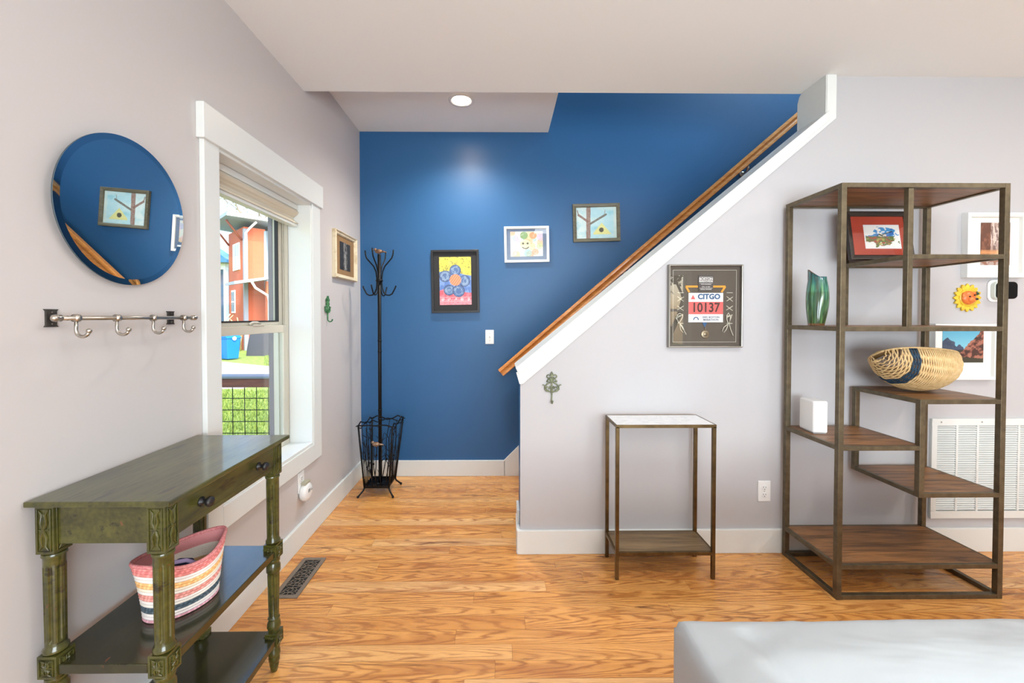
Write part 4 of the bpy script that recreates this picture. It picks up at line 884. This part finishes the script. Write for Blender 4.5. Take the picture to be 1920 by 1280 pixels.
# ---------------------------------------------------------------- vase
MT['glaze'] = attrmat('teal_green_glaze', .18, coat=.6, bump=.15, bscale=60)
vz = root('ceramic_vase', (1.604, 2.13, 1.276), 'tall teal and green glazed vase with slanted lip on the shelf', 'vase')
def vfn(u, v, inn=0):
    a = 2*PI*u; z = v*.286
    r_ = .0355+.0125*math.sin(min(1, v*1.25)*PI*.90)
    r_ += .0015*math.sin(a*2+v*5)+.0007*math.sin(a*5+3*v)
    if v > .86: z -= (v-.86)*.38*(.5+.5*math.cos(a+.75))*1.1; 
    cx = .006*math.sin(v*3); r_ -= inn
    f = mnoise.noise(Vector((a*2.2, v*2.2, 1))); g = mnoise.noise(Vector((math.cos(a)*4, math.sin(a)*4, v*1.6+5))); h = mnoise.noise(Vector((math.cos(a)*12, math.sin(a)*12, v*5)))
    top = np.array((34, 96, 112.)); mid = np.array((52, 108, 84.)); bot = np.array((44, 72, 40.)); brn = np.array((112, 78, 48.))
    c = bot*(1-v)+mid*v if v < .6 else mid*(1-(v-.6)/.4)+top*((v-.6)/.4)
    c = c*(1+.35*g)+np.array((130, 110, 30))*max(0, mnoise.noise(Vector((math.cos(a)*7, math.sin(a)*7, v*2.2+9)))-.05)*(1.3-v)+np.array((60, 80, 50))*max(0, h)*(1.4-v)-np.array((20, 16, 10))*max(0, -h)*1.5; c = c+np.array((-10, 30, 60))*max(0, f)*(v > .45)
    if g < -.25: c = c*.7+np.array((60, 60, 30))*.25
    if v < .04: c = brn
    if v > .985: c = brn*.9
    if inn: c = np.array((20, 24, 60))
    return ((1.604+cx+r_*math.cos(a), 2.13+r_*math.sin(a), 1.2765+z), tuple(lin(np.clip(c, 0, 255))))
grid('body', lambda u, v: vfn(u, v), 72, 90, MT['glaze'], vz, cu=True); grid('inside', lambda u, v: vfn(u, 1-v*.9, .005), 72, 40, MT['glaze'], vz, cu=True)
b = MB(); b.add([vfn(k/48, 0)[0] for k in range(48)], [list(range(48))]); b.build('foot', mat('brown_clay_foot', (96, 66, 44), .6), vz)
b = MB(); b.add([vfn(k/48, 1, .005 if q else 0)[0] for q in (0, 1) for k in range(48)], [(k, (k+1) % 48, 48+(k+1) % 48, 48+k) for k in range(48)]); b.build('lip', mat('brown_clay', (96, 66, 44), .6), vz)
# ---------------------------------------------------------------- white router
ro = root('wifi_router', (1.62, 2.19, .7205), 'white rounded upright box on the left middle shelf of the tall unit', 'router')
b = MB(); b.M = Matrix.Translation((1.640, 2.190, .7210)) @ Matrix.Rotation(R(-6), 4, 'Z'); b.box(-.036, .036, -.060, .060, .004, .168); b.build('case', MT['plate'], ro, .008, seg=4)
b = MB(); b.M = Matrix.Translation((1.640, 2.190, .7210)) @ Matrix.Rotation(R(-6), 4, 'Z'); b.box(-.031, .031, -.055, .055, 0, .005); b.build('base', mat('grey_plastic', (150, 150, 150), .5), ro)
# ---------------------------------------------------------------- wicker basket
MT['reed'] = mat('pale_reed', (226, 196, 146), .65, c2=(200, 164, 108), scale=60, lo=.3, hi=.7); MT['reedn'] = mat('navy_reed', (34, 66, 88), .6, c2=(22, 44, 62), scale=40); MT['reedd'] = mat('dark_reed', (120, 92, 60), .75)
wk = root('wicker_basket', (2.13, 2.12, .937), 'woven cane boat shaped basket with navy band on the stepped right shelf', 'basket')
WT = Matrix.Rotation(R(10), 4, 'Z') @ Matrix.Rotation(R(6), 4, 'Y') @ Matrix.Rotation(R(-27), 4, 'X')
def wpos(s, th, off=0):
    """s -1..1 along, th 0..PI rim to rim under the belly"""
    e = (max(0, 1-abs(s)**2.6))**.5; hw = .118*e**.9*(1-.12*max(0, -s))+.010; dp = .148*(max(0, 1-abs(s)**2.4))**.55+.012
    zc = .150+.010*s*s; x = s*.215
    hw += off; dp += off
    sh = .010
    y = math.cos(th)*hw*(1.0+.10*math.sin(th)); z = zc-math.sin(th)**.85*dp
    return WT @ Vector((x, y, z))
WT = Matrix.Translation((2.115, 2.075, .9415-min(wpos(a*.1, q*.1, .0045).z for a in range(-10, 11) for q in range(32)))) @ WT
ribs = [PI*(k+.5)/11 for k in range(11)]
random.seed(3); wb = MB(); nb = MB(); nw = 80
for i in range(nw):
    s = -.985+1.97*i/(nw-1); pts = []; n = 44; ph = i % 2
    for k in range(n+1):
        th = PI*k/n; o = .0024*math.sin(th*11+ph*PI); pts.append(wpos(s+.006*math.sin(th*2+i*.3)*(1-abs(s)), th, o))
    navy = 12 <= i <= 17; (nb if navy else wb).tube(pts, .0036, 6, .85)
wb.build('woven_cane', MT['reed'], wk); nb.build('navy_band', MT['reedn'], wk)
b = MB()
for th in ribs: b.tube([wpos(-.99+1.98*k/30, th, -.0008) for k in range(31)], .0020, 6)
b.build('ribs', MT['reedd'], wk)
b = MB(); b.tube([wpos(-1+2*k/40, 0) for k in range(41)]+[wpos(1-2*k/40, PI) for k in range(41)], .0048, 8, close=True); b.build('rim', MT['reed'], wk)
b = MB(); P = wpos(-.97, PI/2, 0)
for k in range(7): b.tube([wpos(-.90+.02*k, 0, .004), wpos(-.96+.012*k, .5, .003), wpos(-.99, 1.0+.1*k, .004)], .004, 6, .5)

for k in range(12): s_ = -.99+.020*k; b.tube([wpos(s_, 0, .003), wpos(s_, 0, 0)*.5+wpos(s_, PI, 0)*.5+Vector((0, 0, .006)), wpos(s_, PI, .003)], .0042, 6)
b.build('end_wrap', MT['reed'], wk)
b = MB(); q = wpos(-.86, PI*.9); b.tube([q-Vector((0, 0, .01)), q+Vector((.002, 0, .026))], .0055, 8); b.build('twig_stub', mat('dark_twig', (92, 72, 54), .8), wk)
# ---------------------------------------------------------------- sheet covered sofa
nS = NT('white_dust_sheet'); co = nS.coord(); f = nS.noise(nS.scale(co, (1.2, 3, 2), (0, 0, 0), (0, 0, .5)), 1.6, 3, .45, .8); nS.bump(f, .7, .035); MT['sheet'] = nS.set(L((164, 167, 168)), .75)
so = root('covered_sofa', (1.3, .35, 0), 'sofa under a loose white dust sheet at the lower right corner', 'sofa')
SX0, SX1, SY0, SY1 = .405, 2.35, -.45, .972
def hsofa(u, v):
    x = SX0+(SX1-SX0)*u; y = SY0+(SY1-SY0)*v
    dx0, dx1, dy1, dy0 = x-SX0, SX1-x, SY1-y, y-SY0
    ss = lambda t: t*t*(3-2*t) if 0 < t < 1 else (0 if t <= 0 else 1)
    arm = max(1-ss((dx0-.09)/.16), 1-ss((dx1-.12)/.16), 1-ss((dy1-.10-.02*math.sin(x*5))/.16))
    z = .560+.060*arm
    n = mnoise.noise(Vector((x*2.6+y*1.5, y*3.5-x, .3))); n2 = mnoise.noise(Vector((x*2.5+y*3, y*3, 4))); n3 = abs(mnoise.noise(Vector((x*4.2-y*3.0, y*5+x*2.2, 7))))
    n4 = abs(mnoise.noise(Vector((x*2.1-y*2.6, y*1.2+x*1.2, 17)))); z += (.022*n-.060*n3*(1-n3)-.10*max(0, .10-n4))*(1-arm*.85)+.004*n2*arm-.012*math.exp(-((dx0-.12-.35*dy1)/.02)**2)*(dy1 > .05)
    d = min(dx0, dx1, dy1, dy0); r_ = .028
    if d < r_: z -= r_-math.sqrt(max(0, r_*r_-(r_-d)**2))
    return x, y, z
us = sorted(set([0, .004, .008, .012, .016]+[k/130 for k in range(131)]+[.984, .988, .992, .996, 1])); vs_ = sorted(set([0, .005, .01, .015, .02]+[k/100 for k in range(101)]+[.98, .985, .99, .995, 1]))
b = MB(); P = [hsofa(u, v) for v in vs_ for u in us]; nu = len(us); nv = len(vs_)
fs = [(j*nu+i, j*nu+i+1, (j+1)*nu+i+1, (j+1)*nu+i) for j in range(nv-1) for i in range(nu-1)]; b.add(P, fs, True)
edge = [j*nu for j in range(nv)]+[(nv-1)*nu+i for i in range(1, nu)]+[j*nu+nu-1 for j in range(nv-2, -1, -1)]+[i for i in range(nu-2, 0, -1)]
ne = len(edge); vs2 = []; nl = 14
cx_, cy_ = (SX0+SX1)/2, (SY0+SY1)/2
for q in range(nl+1):
    for k, e in enumerate(edge):
        p = P[e]; zz = p[2]*(1-q/nl)+.004*(q/nl); w = .010*math.sin(k*.23)*math.sin(k*.051+1)*(q/nl); nx_ = (-1 if abs(p[0]-SX0) < 1e-4 else 1 if abs(p[0]-SX1) < 1e-4 else 0); ny_ = (-1 if abs(p[1]-SY0) < 1e-4 else 1 if abs(p[1]-SY1) < 1e-4 else 0)
        vs2.append((p[0]+nx_*w, p[1]+ny_*w, zz))
b.add(vs2, [(q*ne+k, q*ne+(k+1) % ne, (q+1)*ne+(k+1) % ne, (q+1)*ne+k) for q in range(nl) for k in range(ne)], True)
b.build('sheet', MT['sheet'], so)
#PART4
# ---------------------------------------------------------------- outside
GZ = -.5
MT['grass'] = mat('lawn', (112, 136, 50), .9, c2=(150, 166, 80), scale=6, bump=.6, bscale=30)
MT['concrete'] = mat('concrete', (178, 172, 162), .85, c2=(160, 154, 146), scale=2)
b = MB(); b.box(-60, 12, -40, 70, GZ-.3, GZ); tag(b.build('lawn_ground', MT['grass']), None, None, kind='structure')
# blades of grass near the rail: one uncountable mat of tufts
random.seed(9); vs = []; fs = []; cs = []
for k in range(9000):
    y = random.choice((random.uniform(6, 10.4), random.uniform(6, 10.4), random.uniform(15.8, 19.2))); x = -y*(random.uniform(.44, .72) if y < 11 else random.uniform(.44, .56)); h = random.uniform(.03, .10)*(1 if y < 14 else 1.4); w = .006+.0008*y; a = random.random()*PI; n = len(vs)
    dx, dy = math.cos(a)*w, math.sin(a)*w; lx_, ly_ = random.uniform(-.03, .03), random.uniform(-.03, .03)
    vs += [(x-dx, y-dy, GZ), (x+dx, y+dy, GZ), (x+lx_, y+ly_, GZ+h)]; fs.append((n, n+1, n+2)); c = random.random(); cc = L((96+56*c, 124+40*c, 44+30*c)); cs += [(*cc, 1)]*3
me = bpy.data.meshes.new('grass_tufts'); me.from_pydata(vs, [], fs); at = me.color_attributes.new('col', 'FLOAT_COLOR', 'POINT'); at.data.foreach_set('color', np.array(cs, dtype=np.float32).ravel()); me.materials.append(attrmat('grass_blade', .7)); me.update()
o = bpy.data.objects.new('grass_tufts', me); S.collection.objects.link(o); tag(o, 'bright green grass of the lawn outside the window', 'grass', kind='stuff')
o = MB().add([(x, y, z) for z in (GZ-.05, GZ+.012) for x, y in ((-6.6, 10.7), (-14.5, 10.7), (-16, 16.6), (-11.4, 17.2), (-8.6, 15.6), (-6.0, 13.4))], [(0, 1, 2, 3, 4, 5), (11, 10, 9, 8, 7, 6)]+[(i, (i+1) % 6, 6+(i+1) % 6, 6+i) for i in range(6)]).build('driveway', MT['concrete']); tag(o, 'pale concrete driveway crossing the lawn outside the window', 'driveway')
# porch deck and rail
MT['deck'] = wood_mat('stained_deck_board', (140, 84, 58), (88, 46, 32), 0, .6, .8, 9); MT['metalg'] = mat('galvanised_cap', (120, 128, 140), .4, .5)
o = MB().box(-3.6, XL-.17, -.5, 3.62, -.14, -.10).build('porch_deck', MT['deck']); tag(o, 'stained wooden porch floor outside the window', 'porch')
pr = root('porch_railing', (-2.3, 3.5, -.10), 'dark wood porch rail over a square wire grid outside the window', 'railing')
MB().box(-3.4, XL-.165, 3.45, 3.56, .745, .818).build('top_rail', MT['deck'], pr, .004)
MB().box(-3.4, XL-.165, 3.43, 3.58, .818, .838).build('rail_cap', MT['metalg'], pr, .003)
MB().box(-3.4, XL-.165, 3.47, 3.54, .02, .07).build('bottom_rail', MT['deck'], pr, .004)
for x in (-3.4, XL-.25): MB().box(x, x+.085, 3.46, 3.55, -.10, .745).build('post', MT['deck'], pr, .004)
b = MB()
for k in range(20): x = -3.32+.0985*k+.009; b.tube([(x, 3.505, .07), (x, 3.505, .745)], .0034, 6)
for z in (.163, .258, .355, .452, .549, .646): b.tube([(-3.32, 3.508, z), (XL-.25, 3.508, z)], .0034, 6)
b.build('wire_grid', MT['black'], pr)
# houses
def siding(name, c, pitch=.2):
    n = NT(name); z = n.new('ShaderNodeSeparateXYZ'); n.t.links.new(n.coord(), z.inputs[0]); f = n.math('FRACT', n.math('DIVIDE', z.outputs[2], pitch)); n.bump(f, .6, .02)
    return n.set(L(c), .7)
MT['orange_s'] = siding('orange_siding', (196, 98, 62), .30); MT['blue_s'] = siding('blue_grey_siding', (74, 96, 124), .19); MT['blue_p'] = siding('grey_blue_panel', (142, 160, 182), 3.0)
MT['white_o'] = mat('white_exterior_trim', (232, 234, 238), .5); MT['roofm'] = mat('grey_fascia', (150, 156, 172), .5); MT['wind'] = mat('window_dark_glass', (120, 132, 140), .12, spec=.8); MT['broof'] = mat('blue_metal_roof', (44, 110, 160), .45); MT['brown'] = mat('brown_timber', (150, 82, 56), .6); MT['shadow'] = mat('porch_recess_shade', (66, 70, 84), .7)
HC = Vector((-13.92, 23.0, 0)); dL = Vector((-.713, .70, 0)); dR = Vector((.70, .713, 0))
ho = root('orange_house', (HC.x, HC.y, GZ), 'orange clapboard two storey house with white downpipes seen through the window', 'house')
HM = Matrix(((dR.x, dL.x, 0, HC.x), (dR.y, dL.y, 0, HC.y), (0, 0, 1, 0), (0, 0, 0, 1)))   # local x along right face, y along left face
def hb_(nm, x0, x1, y0, y1, z0, z1, m, bev=0, par=None): b = MB(); b.M = HM; b.box(x0, x1, y0, y1, z0, z1); return b.build(nm, m, par or ho, bev)
hb_('wall', 0, 1.05, 0, 3.1, GZ, 6.2, MT['orange_s']); hb_('side_wall', 1.05, 5, .35, 3.1, GZ, 6.2, MT['blue_p'])
hb_('corner_trim', -.02, .18, -.03, .14, GZ, 6.1, MT['roofm']); hb_('corner_trim', .98, 1.10, -.02, .1, 2.9, 6.1, MT['blue_p'])
b = MB(); b.M = HM; b.prism([(-.9, 6.60), (5.3, 6.15), (5.3, 6.30), (-.9, 6.78)], -.75, 4.1); b.build('roof', MT['roofm'], ho)
b = MB(); b.M = HM; b.box(-.95, 5.3, -.83, -.74, 6.52, 6.66); b.build('gutter', MT['white_o'], ho)
b = MB(); b.M = HM; b.tube([(.42, -.7, 6.4), (.2, -.35, 6.1), (.06, -.14, 5.85), (.06, -.12, 3.2)], .06, 8); b.build('downpipe', MT['white_o'], ho)
b = MB(); b.M = HM
for y in (.3, 2.9): b.tube([(-.02, y, 5.5), (-.75, y, 6.5)], .06, 6)
b.build('eave_brace', MT['brown'], ho)
def hwin(x0, x1, y0, y1, z0, z1):
    f = hb_('window', x0, x1, y0, y1, z0, z1, MT['white_o'])
    t = .09
    if abs(x1-x0) < abs(y1-y0):
        m_ = (y0+y1)/2
        for a, c in ((y0+t, m_-.04), (m_+.04, y1-t)):
            zm = (z0+z1)/2
            for q, w in ((z0+t, zm-.04), (zm+.04, z1-t)): hb_('pane', x0-.012, x0+.02, a, c, q, w, MT['wind'], 0, f)
    else:
        zm = (z0+z1)/2
        for q, w in ((z0+t, zm-.04), (zm+.04, z1-t)): hb_('pane', x0+t, x1-t, y0-.012, y0+.02, q, w, MT['wind'], 0, f)
hwin(-.05, .03, .75, 2.05, 3.95, 5.45); hwin(-.05, .03, 1.75, 2.45, 1.55, 2.85); hwin(1.32, 2.0, .28, .40, 4.1, 5.6)
# lower porch
b = MB(); b.M = HM; b.prism([(-.9, 2.95), (3.9, 3.95), (3.9, 4.1), (-.9, 3.1)], -1.8, -.02); b.build('porch_roof', MT['roofm'], ho)
b = MB(); b.M = HM; b.prism([(-.6, 3.02), (3.9, 4.0), (3.9, 4.12), (-.6, 3.14)], -1.92, -1.80); b.build('porch_fascia', MT['white_o'], ho)
hb_('porch_wall', 1.1, 3.9, -1.0, .3, GZ, 3.2, MT['shadow']); hb_('porch_column', .62, 1.0, -1.6, -1.35, GZ, 3.2, MT['orange_s'])  # first block carries the shade of the porch recess as its dark colour
b = MB(); b.M = HM; b.tube([(-.15, -1.9, 3.1), (0, -1.95, 2.8), (.6, -1.8, 2.45), (.68, -1.75, 2.2), (.68, -1.75, GZ)], .06, 8); b.build('downpipe', MT['white_o'], ho)
MT['railp'] = mat('pink_red_rail', (206, 112, 104), .5)
b = MB(); b.M = HM; b.tube([(-.3, -2.2, .55), (1.9, -2.2, 2.0)], .06, 6); b.tube([(-.3, -2.2, .2), (1.9, -2.2, 1.3)], .05, 6)
for k in range(7): b.tube([(k*.3, -2.2, GZ), (k*.3, -2.2, .75+k*.2)], .02, 5)
b.build('stair_rail', MT['railp'], ho)
# blue house behind
bh = root('blue_house', (-19.2, 29, GZ), 'pale blue clapboard house with blue metal porch roof at the window edge', 'house')
b = MB(); b.box(-26, -18.75, 29, 36, GZ, 4.9); b.build('wall', MT['blue_s'], bh)
b = MB(); b.box(-18.83, -18.68, 28.8, 29.1, GZ, 5.0); b.box(-26, -18.6, 28.86, 29.0, 4.55, 4.95); b.build('trim', MT['white_o'], bh)
b = MB(); b.prism([(-20.3, 4.95), (-18.2, 4.95), (-18.2, 5.15), (-19.7, 6.2), (-20.3, 6.2)], 28.2, 29.6); b.build('metal_roof', MT['broof'], bh)
b = MB(); b.prism([(-20.6, 6.4), (-18.2, 5.6), (-18.2, 5.9), (-19.4, 7.0), (-20.6, 7.6)], 29.7, 36); b.build('gable', MT['white_o'], bh)
# bins
def bin_(label, loc, rz, c, w=1.0):
    r = root('wheeled_bin', loc, label, 'recycling bin', (0, 0, rz)); m = mat('bin_plastic', c, .4)
    b = MB()
    def fr_(z, x, y): return [(-x, -y, z), (x, -y, z), (x, y, z), (-x, y, z)]
    v = fr_(.04, .23*w, .27)+fr_(.92, .29*w, .35); b.add(v, [(0, 3, 2, 1), (4, 5, 6, 7)]+[(i, (i+1) % 4, 4+(i+1) % 4, 4+i) for i in range(4)]); b.build('body', m, r, .03, world=False)
    b = MB(); b.box(-.32*w, .32*w, -.38, .37, .91, .95); b.prism([(-.38, .95), (.37, .95), (.30, 1.03), (-.22, 1.06)], -.30*w, .30*w, 'x'); b.build('lid', m, r, .02, world=False)
    for s in (-1, 1): MB().lathe([(.14, -.03), (.15, 0), (.14, .03)], (s*.27*w, .28, .15), 20, 'x').build('wheel', MT['slot'], r, world=False)
    b = MB(); b.tube([(-.25, .42, .9), (.25, .42, .9)], .018); b.build('handle', m, r, world=False)
    b = MB(); b.lathe([(.001, -.392), (.085, -.392), (.085, -.38)], (.0, 0, .93-.02), 20, 'y'); b.build('round_mark', MT['white_o'], r, world=False); return r
bin_('deep blue wheeled bin with round white mark beside the lawn outside', (-11.62, 18.1, GZ), R(62), (20, 112, 196))
bin_('pale blue wheeled bin left of the deeper blue one outside', (-13.0, 18.7, GZ), R(20), (120, 176, 226), .9)
# covered grill
gr = root('covered_grill', (-11.1, 20.2, GZ), 'grill under a dark grey weather cover outside below the orange house', 'grill')
grid('fabric_cover', lambda u, v: ((-11.1+(.95-.25*v*v)*(1+.10*math.sin(u*2*PI*5)*(1-v))*math.copysign(abs(math.cos(2*PI*u))**.6, math.cos(2*PI*u))*(1 if v < .97 else .03), 20.2+(.5-.12*v)*math.copysign(abs(math.sin(2*PI*u))**.6, math.sin(2*PI*u))*(1 if v < .97 else .03), GZ+1.22*min(1, v/.97)+.05*math.cos(4*PI*u)*v), L((70, 70, 76))), 90, 30, attrmat('grill_cover_cloth', .8), gr, cu=True)
# trees
def tree(label, loc, h, seed, leaf, nleaf, bare, group=None, lw=.09, spread=1.0):
    random.seed(seed); r = root('tree', loc, label, 'tree', group=group); b = MB(); tips = []
    def grow(p, d, ln, rd, lv):
        q = p+d*ln; b.tube([p, (p+q)/2+Vector((random.uniform(-1, 1), random.uniform(-1, 1), 0))*ln*.05, q], [rd, rd*.85, rd*.7], 5, cap=False)
        if lv == 0: tips.append(q); return
        for k in range(random.choice((2, 3, 3))):
            nd = (d+Vector((random.uniform(-1, 1), random.uniform(-1, 1), random.uniform(-.2, .7)))*.62*spread).normalized(); grow(q, nd, ln*random.uniform(.62, .85), rd*.62, lv-1)
        if lv < 4: tips.append(q)
    grow(Vector(loc), Vector((0, 0, 1)), h*.27, h*.018, bare)
    b.build('branches', mat('grey_bark', (150, 138, 124), .9), r)
    vs = []; fs = []; cs = []
    for k in range(nleaf):
        t = random.choice(tips)+Vector((random.gauss(0, 1), random.gauss(0, 1), random.gauss(0, 1)))*h*.035; a = Vector((random.gauss(0, 1), random.gauss(0, 1), random.gauss(0, 1))).normalized()*lw; c = a.cross(Vector((random.random(), random.random(), random.random()))).normalized()*lw*.6; n = len(vs)
        vs += [t-a, t+c, t+a, t-c]; fs.append((n, n+1, n+2, n+3)); e = .75+.4*random.random(); cs += [(*[q*e for q in L(leaf)], 1)]*4
    me = bpy.data.meshes.new('foliage'); me.from_pydata([tuple(Vector(p)-Vector(loc)) for p in vs], [], fs); at = me.color_attributes.new('col', 'FLOAT_COLOR', 'POINT'); at.data.foreach_set('color', np.array(cs, dtype=np.float32).ravel()); me.materials.append(attrmat('leaf', .6)); me.update()
    o = bpy.data.objects.new('foliage', me); S.collection.objects.link(o); o.parent = r
tree('pale budding tree behind the houses, nearer the window edge', (-30.5, 42, GZ), 17, 1, (176, 190, 130), 5000, 6, lw=.10)
tree('pale budding tree rising above the orange house roof', (-19.0, 40, GZ), 16, 2, (182, 192, 140), 5000, 6, lw=.10)
tree('leafy green tree reflected in the glass of the race frame', (4.5, -6.5, GZ), 5.2, 7, (52, 88, 40), 30000, 5, lw=.08)
b = MB()
random.seed(21); vs = []; 
sb = root('hedge_shrub', (-16.2, 21.5, GZ), 'pale twiggy shrub in front of the blue house', 'shrub')
for k in range(260):
    x, y = random.gauss(-16.0, .9), random.gauss(22.0, .5); h = random.uniform(.6, 2.0); P = Vector((x, y, GZ)); b.tube([P, P+Vector((random.uniform(-.3, .3), random.uniform(-.3, .3), h*.6)), P+Vector((random.uniform(-.6, .6), random.uniform(-.4, .4), h))], [.02, .015, .03], 4)
b.build('stems', mat('pale_olive_stems', (196, 186, 136), .9), sb)
